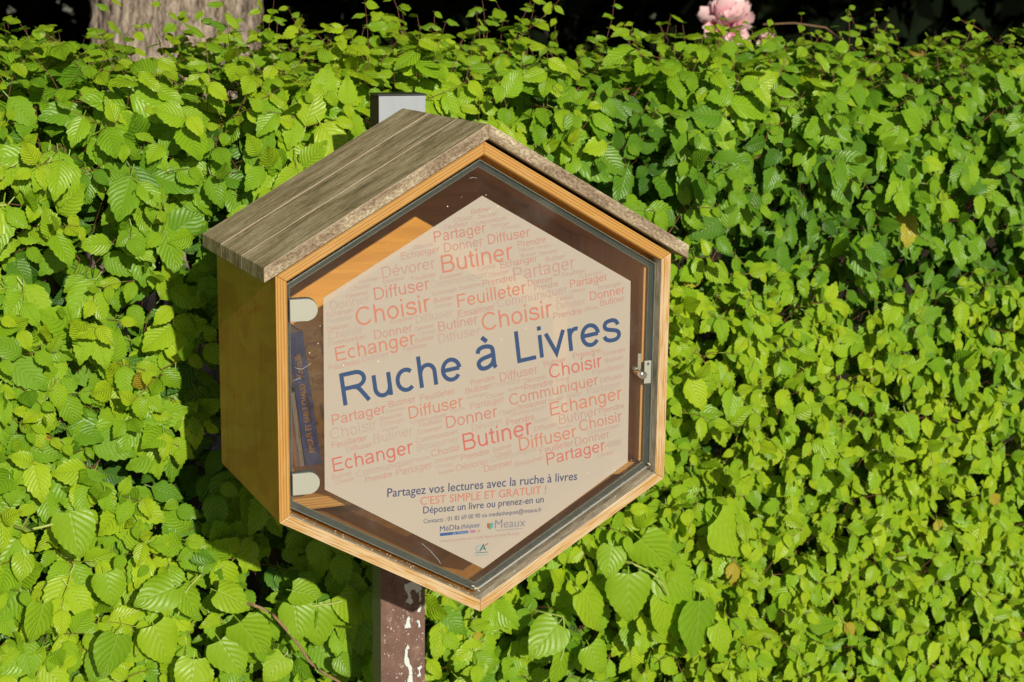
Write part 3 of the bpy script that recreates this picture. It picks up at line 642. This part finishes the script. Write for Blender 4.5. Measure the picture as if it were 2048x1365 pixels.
# door: acrylic pane, seal, hinges, lock, sticker
PANE = hexa(T_ + 0.0012, T_ + 0.0085)
PY0, PY1 = 0.0185, 0.0245
bm = prism_bm([(p.x, p.z) for p in PANE], PY0, PY1)
door = link('door', finish(bm, 'door', 'glass'), cab)
def ring(outer, inner, y0, y1, mat, name, parent):
    bm = bmesh.new(); k = 6
    a = [bm.verts.new((p.x, y0, p.z)) for p in outer]; b = [bm.verts.new((p.x, y0, p.z)) for p in inner]
    c = [bm.verts.new((p.x, y1, p.z)) for p in outer]; d = [bm.verts.new((p.x, y1, p.z)) for p in inner]
    for i in range(k):
        j = (i + 1) % k
        bm.faces.new((a[i], a[j], b[j], b[i])); bm.faces.new((c[i], d[i], d[j], c[j])); bm.faces.new((b[i], b[j], d[j], d[i])); bm.faces.new((a[i], c[i], c[j], a[j]))
    return link(name, finish(bm, name, mat, 0.0004, 1), parent)
ring(PANE, hexa(T_ + 0.0105, T_ + 0.0180), PY1 + 0.0003, PY1 + 0.0068, 'seal', 'seal', door)
ring(hexa(T_ + 0.0107, T_ + 0.0182), hexa(T_ + 0.0117, T_ + 0.0193), PY1 + 0.0003, PY1 + 0.0050, 'lip', 'seal_lip', door)
ring(hexa(T_ + 0.0012, T_ + 0.0085), hexa(T_ + 0.0024, T_ + 0.0097), PY0 - 0.0008, PY0 - 0.0002, 'lip', 'polished_edge', door)
for zc in (0.1400, -0.1435):
    r = 0.0175; x0, x1 = -0.3225, -0.2945
    poly = [(x0, zc - r), (x1, zc - r)] + [(x1 + r * math.cos(a), zc + r * math.sin(a)) for a in np.linspace(-1.45, 1.45, 17)] + [(x1, zc + r), (x0, zc + r)]
    hg = link('hinge', finish(prism_bm(poly, PY0 - 0.0065, PY0 - 0.0003), 'hinge', 'metal', 0.0009, 3), door)
    link('gasket', finish(prism_bm([((x - x0) * 1.045 + x0 + 0.0, (z - zc) * 1.08 + zc) for x, z in poly], PY1 + 0.0003, PY1 + 0.0016), 'gasket', 'seal', 0.0003, 1), door)
    link('gasket', finish(prism_bm([((x - x0) * 1.03 + x0 - 0.0, (z - zc) * 1.05 + zc) for x, z in poly], PY0 - 0.0002 - 0.0003, PY0 - 0.0001), 'gasket', 'seal'), door)
bm = box_bm(0.3120, 0.3252, PY0 - 0.0028, PY0 - 0.0003, -0.0300, 0.0105)
link('lock_plate', finish(bm, 'lock_plate', 'metal', 0.0007, 2), door)
def cyl(x, z, r0, r1, ya, yb, mat, name, parent, n=24):
    bm = bmesh.new(); rings = []
    prof = [(ya, r0 * 0.80), (ya + 0.0012, r0), (yb, r1)] if ya < yb else [(ya, r0), (yb, r1)]
    for y, r in prof: rings.append([bm.verts.new((x + r * math.cos(2 * math.pi * i / n), y, z + r * math.sin(2 * math.pi * i / n))) for i in range(n)])
    for a, b in zip(rings, rings[1:]):
        for i in range(n): bm.faces.new((a[i], b[i], b[(i + 1) % n], a[(i + 1) % n]))
    bm.faces.new(rings[0]); bm.faces.new(rings[-1][::-1])
    me = finish(bm, name, mat); me.polygons.foreach_set('use_smooth', [len(p.vertices) == 4 for p in me.polygons])
    return link(name, me, parent)
cyl(0.2965, -0.0085, 0.0068, 0.0052, -0.0110, PY0 - 0.0003, 'chrome', 'lock_knob', door)
cyl(0.3185, 0.0050, 0.0022, 0.0022, PY0 - 0.0036, PY0 - 0.0029, 'screw', 'screw', door, 12)
cyl(0.3030, -0.0085, 0.0060, 0.0060, PY1 + 0.0003, PY1 + 0.022, 'metal', 'lock_barrel', door)
bm = box_bm(0.3035, 0.3100, PY1 + 0.0003, PY1 + 0.0030, -0.006, 0.022); link('lock_backplate', finish(bm, 'lock_backplate', 'metal', 0.0006), door)

POSTER = [(0.0046, 0.3091), (0.2814, 0.1524), (0.2851, -0.1691), (0.0122, -0.3293), (-0.2674, -0.1583), (-0.2663, 0.1564)]
YP = PY0 - 0.0004
sticker = link('sticker', finish(prism_bm(POSTER, YP, YP + 0.0003), 'sticker', 'poster'), door)

# ---------------------------------------------------------------- lettering: a stroke alphabet
def arc(cx, cy, rx, ry, a0, a1, n=14): return [(cx + rx * math.cos(math.radians(a0 + (a1 - a0) * i / n)), cy + ry * math.sin(math.radians(a0 + (a1 - a0) * i / n))) for i in range(n + 1)]
XC, YB = 0.487, 0.034
G = {
 'o': (556, [arc(.278, .26, .198, .226, 90, 450, 26)]),
 'n': (556, [[(.11, 0), (.11, .519)], [(.11, .31)] + arc(.282, .31, .164, .177, 165, 0) + [(.446, 0)]]),
 'h': (556, [[(.11, 0), (.11, .716)], [(.11, .31)] + arc(.282, .31, .164, .177, 165, 0) + [(.446, 0)]]),
 'u': (556, [[(.446, 0), (.446, .519)], [(.11, .519)] + arc(.275, .21, .165, .177, 180, 345) + [(.446, .21)]]),
 'm': (833, [[(.11, 0), (.11, .519)], [(.11, .32)] + arc(.262, .33, .150, .157, 165, 0) + [(.412, 0)], [(.412, .32)] + arc(.568, .33, .150, .157, 165, 0) + [(.718, 0)]]),
 'r': (333, [[(.11, 0), (.11, .519)], [(.11, .28)] + arc(.262, .30, .152, .184, 170, 68, 8)]),
 'i': (222, [[(.111, 0), (.111, .519)], [(.111, .622), (.111, .716)]]),
 'l': (222, [[(.111, 0), (.111, .716)]]),
 't': (278, [[(.135, .66), (.135, .13)] + arc(.205, .115, .07, .075, 185, 275, 6) + [(.265, .042)], [(.02, .478), (.258, .478)]]),
 'f': (278, [arc(.235, .575, .10, .108, 75, 180, 7) + [(.135, 0)], [(.02, .478), (.250, .478)]]),
 'e': (556, [[(.085, .268), (.474, .268)], arc(.280, .26, .197, .226, 3, 322, 26)]),
 'c': (500, [arc(.272, .26, .195, .226, 48, 312, 22)]),
 'a': (556, [smooth([(.082, .375), (.115, .45), (.20, .488), (.30, .488), (.39, .455), (.425, .375), (.425, .12), (.432, .05), (.455, 0)]), smooth([(.425, .30), (.33, .272), (.18, .245), (.095, .195), (.08, .13), (.12, .055), (.21, .032), (.31, .055), (.39, .115), (.425, .20)])]),
 'd': (556, [[(.446, 0), (.446, .716)], arc(.262, .26, .184, .226, 90, 450, 24)]),
 'q': (556, [[(.446, -.20), (.446, .519)], arc(.262, .26, .184, .226, 90, 450, 24)]),
 'g': (556, [[(.446, .519)] + [(.446, 0)] + arc(.262, -.01, .184, .163, 0, -165, 12), arc(.262, .27, .184, .217, 90, 450, 24)]),
 's': (500, [smooth([(.425, .365), (.395, .44), (.32, .485), (.235, .488), (.14, .465), (.095, .395), (.115, .33), (.18, .292), (.28, .265), (.38, .23), (.43, .175), (.42, .09), (.345, .04), (.25, .032), (.155, .05), (.095, .09), (.068, .155)])]),
 'v': (500, [[(.035, .519), (.25, .025), (.465, .519)]]),
 'B': (667, [[(.122, 0), (.122, .716)], [(.122, .676), (.37, .676)] + arc(.40, .53, .145, .146, 85, -85, 10) + [(.122, .384)], [(.122, .384), (.40, .384)] + arc(.43, .212, .155, .172, 85, -85, 10) + [(.122, .040)]]),
 'C': (722, [arc(.385, .358, .300, .328, 42, 322, 30)]),
 'D': (722, [[(.122, 0), (.122, .716)], [(.10, .676), (.34, .676)] + arc(.34, .358, .30, .318, 85, -85, 18) + [(.34, .040), (.10, .040)]]),
 'E': (667, [[(.615, .676), (.124, .676), (.124, .040), (.63, .040)], [(.124, .384), (.585, .384)]]),
 'F': (611, [[(.585, .676), (.124, .676), (.124, 0)], [(.124, .365), (.52, .365)]]),
 'P': (667, [[(.122, 0), (.122, .716)], [(.122, .676), (.40, .676)] + arc(.40, .505, .175, .171, 85, -85, 12) + [(.122, .334)]]),
 'R': (722, [[(.122, 0), (.122, .716)], [(.122, .676), (.42, .676)] + arc(.43, .52, .185, .156, 85, -85, 12) + [(.122, .364)], smooth([(.36, .362), (.44, .335), (.51, .25), (.665, .0)], 3)]),
 'L': (556, [[(.117, .716), (.117, .040), (.53, .040)]]),
 'p': (556, [[(.11, -.20), (.11, .519)], arc(.294, .26, .184, .226, 90, 450, 24)]),
 ' ': (278, []),
}
G['é'] = (556, G['e'][1] + [[(.255, .59), (.36, .70)]]); G['à'] = (556, G['a'][1] + [[(.21, .70), (.315, .59)]])
def word_width(t): return sum(G[c][0] for c in t) / 1000 - 0.07
def ribbon(pts, w, V, F, y):
    p = [Vector(q) for q in pts]; n = len(p); closed = (p[0] - p[-1]).length < 1e-6; base = len(V)
    for i in range(n):
        if closed and i in (0, n - 1): d0 = (p[-1] - p[-2]).normalized(); d1 = (p[1] - p[0]).normalized()
        else: d0 = (p[i] - p[i - 1]).normalized() if i else (p[1] - p[0]).normalized(); d1 = (p[i + 1] - p[i]).normalized() if i < n - 1 else d0
        t = (d0 + d1).normalized() if (d0 + d1).length > 1e-4 else d1
        nn = Vector((-t.y, t.x)); k = max(0.35, nn.dot(Vector((-d1.y, d1.x)))); h = w / 2 / k
        V.append((p[i].x + nn.x * h, y, p[i].y + nn.y * h)); V.append((p[i].x - nn.x * h, y, p[i].y - nn.y * h))
    for i in range(n - 1): F.append((base + 2 * i, base + 2 * i + 1, base + 2 * i + 3, base + 2 * i + 2))
def add_word(t, u, v, length, ang, stroke, V, F, y0):
    s = length / word_width(t); ca, sa = math.cos(ang), math.sin(ang); x = -0.06
    V0 = []; k = 0
    for c in t:
        k = 0
        for st in G[c][1]:
            b = len(V0); f0 = len(F); vv = []
            ff = []
            ribbon([(q[0] + x, q[1]) for q in st], stroke, vv, ff, y0 - k * 0.00004); k += 1
            off = len(V); 
            for (a, yy, b_) in vv: V.append((u + (a * ca - b_ * sa) * s, yy, v + (a * sa + b_ * ca) * s))
            F += [tuple(i + off for i in f) for f in ff]
        x += G[c][0] / 1000
WORDS = """Butiner,B,-14.4,279.7,35.4;Choisir,C,-44.1,267.5,32.2;Dévorer,C,-1.2,271.2,33.3;Feuilleter,C,-61.3,256.3,42.4
Communiquer,C,-13.3,259.8,62.1;Partager,P,-78.6,236.4,91.6;Donner,C,20.8,254.5,33.5;Echanger,D,40.9,251.0,32.9
Dévorer,D,-113.4,226.2,33.8;Echanger,B,-135.4,210.8,66.8;Donner,B,-61.2,218.7,68.7;Diffuser,P,15.9,228.5,76.5
Butiner,A,-65.0,185.0,127.3;Prendre,B,69.3,220.6,52.7;Diffuser,D,72.2,212.5,29.0;Donner,D,103.9,216.2,26.4
Butiner,D,75.2,203.2,28.1;Dévorer,C,108.3,204.9,34.2;Dévorer,C,-167.6,182.2,92.1;Choisir,C,-1.0,185.3,31.9
Echanger,B,38.0,187.3,67.7;Butiner,C,121.1,193.9,36.2;Feuilleter,C,-206.4,176.1,33.8;Essaimer,C,-166.3,173.6,37.4
Feuilleter,C,-117.5,175.2,42.5;Essaimer,C,-68.2,174.5,39.0;Partager,C,62.7,165.3,113.9;Choisir,C,-220.3,165.0,32.2
Diffuser,P,-180.9,147.4,95.9;Communiquer,E,-83.2,161.4,99.6;Dévorer,C,19.2,174.2,35.3;Feuilleter,C,152.0,167.0,43.3
Echanger,D,182.7,162.4,43.8;Essaimer,C,-228.4,153.5,38.5;Echanger,C,-80.6,148.7,42.6;Essaimer,C,-33.4,155.4,39.3
Prendre,B,7.4,158.6,54.7;Donner,B,88.9,154.7,46.4;Partager,P,166.7,147.3,71.0;Donner,E,-254.6,135.6,66.6
Choisir,A,-210.2,107.1,127.1;Butiner,B,-78.7,136.3,34.4;Donner,E,-77.0,126.9,31.8;Feuilleter,A,-37.3,126.3,124.7
Prendre,B,100.7,146.2,44.9;Echanger,C,219.9,140.7,43.2;Echanger,C,-259.3,125.3,43.2;Feuilleter,E,-259.4,114.6,42.7
Essaimer,B,-36.3,110.0,65.8;Communiquer,D,34.3,121.7,129.0;Diffuser,D,166.9,137.4,29.1;Choisir,C,141.3,125.1,32.2
Donner,P,204.8,123.3,66.9;Diffuser,E,-109.9,104.4,66.0;Essaimer,C,-153.1,107.0,39.1;Diffuser,D,142.5,111.2,54.3
Choisir,A,8.2,83.8,128.0;Butiner,B,224.5,112.5,47.4;Prendre,B,136.8,95.3,54.4;Diffuser,D,193.6,105.5,29.4
Dévorer,C,-259.4,102.1,35.6;Choisir,E,-258.4,87.7,57.7;Donner,B,-181.2,83.5,66.1;Dévorer,C,-111.2,92.4,33.2
Communiquer,C,-258.9,78.4,64.5;Echanger,A,-246.4,52.4,137.2;Butiner,C,-110.8,72.7,33.9;Choisir,E,-106.5,83.2,31.7
Butiner,B,-70.7,88.4,70.4;Diffuser,D,-70.6,68.9,75.6;Feuilleter,C,-131.8,59.7,42.6;Feuilleter,C,-257.4,38.2,53.2
Donner,D,-201.5,47.9,46.0;Partager,P,-253.6,-52.5,92.7;Butiner,B,-157.2,-31.6,47.2;Feuilleter,B,-102.4,-26.1,61.3
Dévorer,D,-161.1,-41.5,33.2;Essaimer,C,-171.8,-52.6,38.5;Diffuser,A,-122.0,-53.9,96.8;Choisir,E,-256.0,-76.3,80.0
Echanger,E,-171.3,-62.4,43.5;Communiquer,C,-118.3,-63.5,62.9;Prendre,D,-49.2,-49.6,25.7;Feuilleter,C,-104.2,-70.1,42.0
Prendre,D,-167.0,-71.5,27.1;Butiner,E,-183.3,-89.9,68.8;Echanger,C,-107.0,-81.9,43.8;Donner,P,-56.3,-76.4,93.4
Feuilleter,B,-254.6,-91.0,61.1;Diffuser,C,-228.9,-99.9,43.9;Communiquer,C,-109.6,-96.3,75.6;Bouquiner,E,-107.4,-110.2,74.6
Echanger,R,-252.9,-130.8,139.4;Choisir,B,-82.1,-122.6,51.5;Butiner,R,-25.4,-117.7,127.7;Echanger,C,-75.4,-134.0,43.6
Communiquer,D,-212.2,-143.3,98.9;Prendre,D,-112.9,-128.5,29.9;Butiner,C,-255.2,-143.3,35.1;Choisir,C,-248.4,-152.1,32.0
Prendre,B,-197.8,-154.4,47.0;Partager,C,-144.5,-149.0,64.0;Choisir,E,-73.2,-144.4,30.2;Butiner,C,-68.4,-155.2,28.9
Dévorer,C,-37.4,-152.5,57.7;Prendre,B,-29.6,-134.3,52.3;Prendre,B,-12.9,-6.0,44.3;Butiner,B,-22.2,-20.6,46.8
Diffuser,B,39.7,-4.2,70.7;Butiner,B,120.0,15.0,42.3;Prendre,B,175.2,23.5,53.8;Echanger,C,231.5,24.9,44.8
Choisir,R,132.0,-6.6,99.8;Butiner,C,235.5,11.9,36.3;Prendre,E,25.4,-15.6,52.9;Dévorer,C,83.5,-11.3,43.1
Feuilleter,D,213.3,-8.0,61.6;Echanger,D,-19.7,-29.8,36.5;Choisir,C,16.6,-32.4,32.0;Butiner,D,55.0,-23.6,29.0
Prendre,B,84.9,-24.5,54.1;Butiner,D,142.6,-13.9,27.2;Communiquer,P,58.8,-46.9,167.2;Diffuser,C,228.0,-22.1,43.6
Partager,C,-13.6,-48.2,62.6;Butiner,D,165.5,-43.3,28.6;Partager,E,203.4,-40.6,65.1;Echanger,A,133.9,-72.3,138.4
Choisir,D,39.6,-62.3,32.2;Bouquiner,B,72.7,-56.0,54.7;Prendre,D,131.6,-47.8,27.2;Communiquer,E,51.1,-68.5,76.6
Dévorer,E,-10.0,-85.0,57.1;Prendre,B,52.4,-82.3,53.4;Butiner,D,105.3,-82.0,27.2;Diffuser,C,104.5,-96.9,43.5
Butiner,C,151.1,-88.8,74.3;Prendre,B,227.0,-76.9,49.7;Prendre,D,149.0,-98.1,26.1;Diffuser,A,77.1,-128.4,108.7
Choisir,P,190.6,-104.4,82.3;Communiquer,D,205.1,-112.1,64.3;Butiner,C,28.4,-125.2,35.2;Choisir,C,32.4,-134.4,31.2
Feuilleter,B,115.6,-137.0,64.1;Donner,B,182.4,-129.9,66.8;Communiquer,E,24.7,-142.8,86.8;Donner,B,12.8,-158.8,52.4
Bouquiner,C,69.5,-155.0,53.8;Partager,R,128.9,-158.6,112.9;Diffuser,D,245.3,-134.2,28.3;Prendre,D,240.7,-140.5,32.9
Choisir,C,226.5,-155.2,31.7"""
ANG = math.radians(7.7)
V = []; F = []; FM = []; inks = 'APRBCDE'
for wd_ in WORDS.replace('\n', ';').split(';'):
    t, cl, u, v, ln = wd_.split(','); f0 = len(F)
    add_word(t, float(u) / 1000, float(v) / 1000, float(ln) / 1000, ANG, 0.078 if cl in 'APR' else 0.072, V, F, YP - 0.00022)
    FM += [inks.index(cl)] * (len(F) - f0)
o = link('word_cloud', mesh('word_cloud', V, F, ['ink' + c for c in inks], False, FM), door)
TITLE = [('Ruche', -0.2357, -0.0217, 0.2118, 0), ('à', 0.0009, 0.0166, 0.0388, 0), ('Livres', 0.0704, 0.0249, 0.1985, 0)]
V = []; F = []
for t, u, v, ln, an in TITLE:
    V = []; F = []; add_word(t, u, v, ln, ANG, 0.093, V, F, YP - 0.0003)
    link('title_lettering', mesh('title_lettering', V, F, 'inkN'), door)
def text_piece(t, ink, u, v, ln, an, y, sx=1.0, shear=0.0, offset=0.0):
    cu = bpy.data.curves.new('txt', 'FONT'); cu.body = t; cu.size = 1.0; cu.offset = offset; cu.resolution_u = 3; cu.shear = shear
    ob = bpy.data.objects.new('txt', cu); C.objects.link(ob); bpy.context.view_layer.update()
    me = bpy.data.meshes.new_from_object(ob.evaluated_get(bpy.context.evaluated_depsgraph_get())); bpy.data.objects.remove(ob)
    xs = [q.co.x for q in me.vertices]; s = ln / (max(xs) - min(xs)); x0 = min(xs); ca, sa = math.cos(an), math.sin(an)
    for q in me.vertices:
        a, b = (q.co.x - x0) * s, q.co.y * s * sx; q.co = Vector((u + a * ca - b * sa, y, v + a * sa + b * ca))
    me.materials.clear(); me.materials.append(M['ink' + ink]); me.update()
    return me
LINES = [('Partagez vos lectures avec la ruche à livres', 'n', -0.1607, -0.1831, 0.3475, -0.022, 'info_lettering', 1.08, 0, 0.006),
 ("C'EST SIMPLE ET GRATUIT !", 'o', -0.1025, -0.2033, 0.2307, -0.0227, 'info_lettering', 1.05, 0, 0.0),
 ('Déposez un livre ou prenez-en un', 'n', -0.0975, -0.2185, 0.2213, -0.0254, 'info_lettering', 1.08, 0, 0.006),
 ('Contacts : 01 83 69 00 90 ou mediatheques@meaux.fr', 'g', -0.0968, -0.2358, 0.2171, -0.0187, 'contact_lettering', 1.15, 0, 0.004),
 ('MéDIa', 'k', -0.0673, -0.2535, 0.0355, -0.0098, 'library_lettering', 1.0, 0, 0.0),
 ('thèques', 'i', -0.0301, -0.2534, 0.0353, -0.0247, 'library_lettering', 1.15, 0.4, 0.0),
 ('de Meaux', 'w', -0.0449, -0.2615, 0.0286, -0.004, 'library_lettering', 0.9, 0, 0.0),
 ('Meaux', 'm', 0.0326, -0.26, 0.0573, -0.05, 'town_lettering', 1.0, 0, 0.0),
 ('Avec le soutien du Crédit Agricole Brie Picardie', 'p', -0.0662, -0.2729, 0.1457, -0.0272, 'sponsor_lettering', 1.0, 0, 0.0)]
for t, ink, u, v, ln, an, nm, sx, sh, of in LINES:
    link(nm, text_piece(t, ink, u, v, ln, an, YP - (0.0004 if ink != 'w' else 0.0007), sx, sh, of), door)
def flat(name, polys, y=YP - 0.0003, d=0.0001):
    bm = bmesh.new(); idx = []; mats = []
    for p, ink in polys:
        f0 = len(bm.faces); prism_bm(p, y - d, y, bm); bm.faces.ensure_lookup_table()
        if 'ink' + ink not in mats: mats.append('ink' + ink)
        for f in bm.faces[f0:]: f.material_index = mats.index('ink' + ink)
    return link(name, finish(bm, name, mats), door)
def bar(x0, z0, x1, z1, h): 
    d = Vector((x1 - x0, z1 - z0)).normalized(); n = Vector((-d.y, d.x)) * h / 2
    return [(x0 - n.x, z0 - n.y), (x1 - n.x, z1 - n.y), (x1 + n.x, z1 + n.y), (x0 + n.x, z0 + n.y)]
flat('library_emblem', [([(-0.0672, -0.2617), (-0.0157, -0.2627), (-0.0157, -0.2577), (-0.0672, -0.2564)], 'b'),
    (bar(-0.0120, -0.2604, -0.0075, -0.2605, 0.005), 'x'), (bar(-0.0072, -0.2605, -0.0030, -0.2607, 0.005), 'v'), (bar(-0.0027, -0.2607, 0.0015, -0.2609, 0.005), 'y'), (bar(0.0018, -0.2609, 0.0060, -0.2611, 0.005), 'C')])
sh = [(0.0186, -0.2495), (0.0243, -0.2496), (0.0300, -0.2497), (0.0301, -0.2570), (0.0243, -0.2612), (0.0188, -0.2570)]
flat('town_shield', [([sh[0], (0.0215, -0.2495), (0.0215, -0.2590), sh[5]], 'r'), ([(0.0217, -0.2495), (0.0258, -0.2496), (0.0258, -0.2600), (0.0243, -0.2612), (0.0217, -0.2592)], 'G'), ([(0.0260, -0.2496), sh[2], sh[3], (0.0260, -0.2598)], 'q')])
flat('print_rule', [(bar(0.0353, -0.2643, 0.0856, -0.2662, 0.0009), 'm')]); flat('print_rule', [(bar(-0.0047, -0.3041, 0.0212, -0.3055, 0.0009), 'q')])
def strip(pts, w): 
    V = []; F = []; ribbon(pts, w, V, F, 0); L = [(V[2 * i][0], V[2 * i][2]) for i in range(len(pts))]; Rr = [(V[2 * i + 1][0], V[2 * i + 1][2]) for i in range(len(pts))]
    return L + Rr[::-1]
cpoly = strip(arc(0.0045, -0.2921, 0.0062, 0.0050, 60, 300, 14), 0.0012)
flat('bank_emblem', [(cpoly, 'q'), (strip([(0.0058, -0.2968), (0.0118, -0.2868), (0.0160, -0.2968)], 0.0022), 'c'), (bar(0.0082, -0.2937, 0.0142, -0.2938, 0.0012), 'c'), (bar(0.0150, -0.2880, 0.0208, -0.2853, 0.0016), 'r'), (bar(-0.0027, -0.2996, 0.0211, -0.3006, 0.0012), 'c')])
# scratches and flecks on the acrylic
for pts in ([(-0.317, 0.027), (-0.311, 0.029), (-0.305, 0.030)], [(-0.315, 0.048), (-0.308, 0.0455), (-0.302, 0.045), (-0.288, 0.053)], [(-0.26, 0.125), (-0.2585, 0.131), (-0.255, 0.139)], [(-0.018, 0.338), (-0.013, 0.3395), (-0.006, 0.3385)], [(-0.10, -0.27), (-0.085, -0.285), (-0.072, -0.301), (-0.066, -0.31)]):
    link('scratch', finish(prism_bm(strip(smooth(pts), 0.00035), YP - 0.0012, YP - 0.0011), 'scratch', 'primer'), door)
fl = None
for (x, z) in [(-0.032, 0.308), (0.011, 0.31), (-0.203, 0.14), (0.032, 0.29), (-0.234, 0.045), (0.085, 0.084), (0.041, 0.068), (-0.276, 0.084), (0.208, -0.18), (0.26, -0.181), (0.116, 0.177), (-0.175, 0.047), (-0.056, 0.294), (0.018, 0.283), (-0.272, 0.112), (-0.29, 0.07)]:
    if fl is None:
        bm = bmesh.new(); bmesh.ops.create_icosphere(bm, subdivisions=1, radius=0.0009); fl = finish(bm, 'fleck', 'dust', smooth=True)
    link('fleck', fl, door, Matrix.Translation((x, YP - 0.0006, z)) @ Matrix.Diagonal((random.uniform(.6, 1.1), .4, random.uniform(.6, 1.1), 1)))
# crumbs on the lower ledge and in the bottom corner
bm = bmesh.new()
def ledge(sgn, t, y, up=0.0):
    a = INN[3]; b = INN[2] if sgn > 0 else INN[4]; p = a.lerp(b, t); return (p.x, y, p.z + up)
for k in range(130):
    sg = -1 if random.random() < 0.7 else 1; c = ledge(sg, random.random() ** 1.3, random.choice((random.uniform(0.004, 0.018), random.uniform(0.034, 0.06))), 0.001); s = random.uniform(0.0005, 0.0016)
    m = Matrix.Translation(c) @ Matrix.Diagonal((s, s * random.uniform(.5, 1), s * .6, 1)); bmesh.ops.create_icosphere(bm, subdivisions=1, radius=1, matrix=m)
for c, s in (((-0.002, 0.016, -0.362), 0.003), ((-0.006, 0.019, -0.3585), 0.0024), ((0.326, 0.015, -0.176), 0.003), ((0.318, 0.062, -0.1815), 0.003), ((0.322, 0.066, -0.1815), 0.0025), ((0.002, 0.012, -0.3655), 0.002)):
    bmesh.ops.create_icosphere(bm, subdivisions=1, radius=1, matrix=Matrix.Translation(c) @ Matrix.Rotation(random.random(), 4, 'Y') @ Matrix.Diagonal((s * 1.5, s, s * .6, 1)))
o = link('crumbs', finish(bm, 'crumbs', 'debris'), cab); tag(o, kind='stuff')

# ---------------------------------------------------------------- the books on the shelf
SZ = -0.1835
def book(name, label, x, lean, wd, ht, dp, ys, mats, cat='book'):
    root = empty(name, (x, ys, SZ + 0.0006), label, cat)
    root.rotation_euler = (0, -lean, 0)
    cov, pg = mats
    def part(nm, bm, mat, bev=0.0006, sm=False):
        me = finish(bm, nm, mat, bev, 2, sm); ob = bpy.data.objects.new(nm, me); C.objects.link(ob); ob.parent = root; return ob
    t = 0.0012
    part('front_cover', box_bm(-wd, -wd + t, 0.0015, dp, 0, ht), cov); part('back_cover', box_bm(-t, 0, 0.0015, dp, 0, ht), cov)
    part('pages', box_bm(-wd + t + 0.0001, -t - 0.0001, 0.003, dp - 0.004, 0.003, ht - 0.004), pg)
    spine = [(-wd + wd * i / 8, -0.0022 * math.sin(math.pi * i / 8)) for i in range(9)]
    bm = bmesh.new(); lo = [bm.verts.new((a, b, 0)) for a, b in spine]; hi = [bm.verts.new((a, b, ht)) for a, b in spine]; li = [bm.verts.new((a, b + 0.0013, 0)) for a, b in spine]; hh = [bm.verts.new((a, b + 0.0013, ht)) for a, b in spine]
    for i in range(8):
        bm.faces.new((lo[i], lo[i + 1], hi[i + 1], hi[i])); bm.faces.new((li[i], hh[i], hh[i + 1], li[i + 1])); bm.faces.new((hi[i], hi[i + 1], hh[i + 1], hh[i])); bm.faces.new((lo[i], li[i], li[i + 1], lo[i + 1]))
    bm.faces.new((lo[0], hi[0], hh[0], li[0])); bm.faces.new((lo[8], li[8], hh[8], hi[8]))
    sp = part('spine', bm, cov, 0)
    return root, sp
lean = math.atan2(0.0315, 0.242)
b1, sp1 = book('book', 'thick blue book with ochre spine lettering, leaning left on the shelf behind the door', -0.2005, lean, 0.0285, 0.243, 0.098, 0.252, ('bluebook', 'paper'))
def spine_text(t, z0, z1, parent, off, sxx):
    me = text_piece(t, 'A', 0, 0, z1 - z0, 0, 0, sxx, 0, off); me.materials.clear(); me.materials.append(M['gold'])
    for q in me.vertices: x, z = q.co.x, q.co.z; q.co = Vector((-0.0285 / 2 - z + 0.0036, -0.0029, z0 + x))
    ob = bpy.data.objects.new('spine_lettering', me); C.objects.link(ob); ob.parent = parent
spine_text('AMOUR ET SABLE CHAUD', 0.022, 0.150, sp1, 0.045, 1.3); spine_text('Konsalik', 0.162, 0.205, sp1, 0.03, 1.3)
b2, sp2 = book('book', 'slim cream book between the blue book and the salmon one on the shelf', -0.2325, lean * 0.93, 0.0085, 0.135, 0.100, 0.249, ('cream', 'paper'))
b3, sp3 = book('book', 'slim salmon-pink book at the far left of the shelf, half hidden by the door seal', -0.2425, lean * 0.90, 0.0085, 0.115, 0.098, 0.247, ('salmon', 'paper'))
for p in list(C.objects):
    if p.name.startswith('txt'): bpy.data.objects.remove(p)
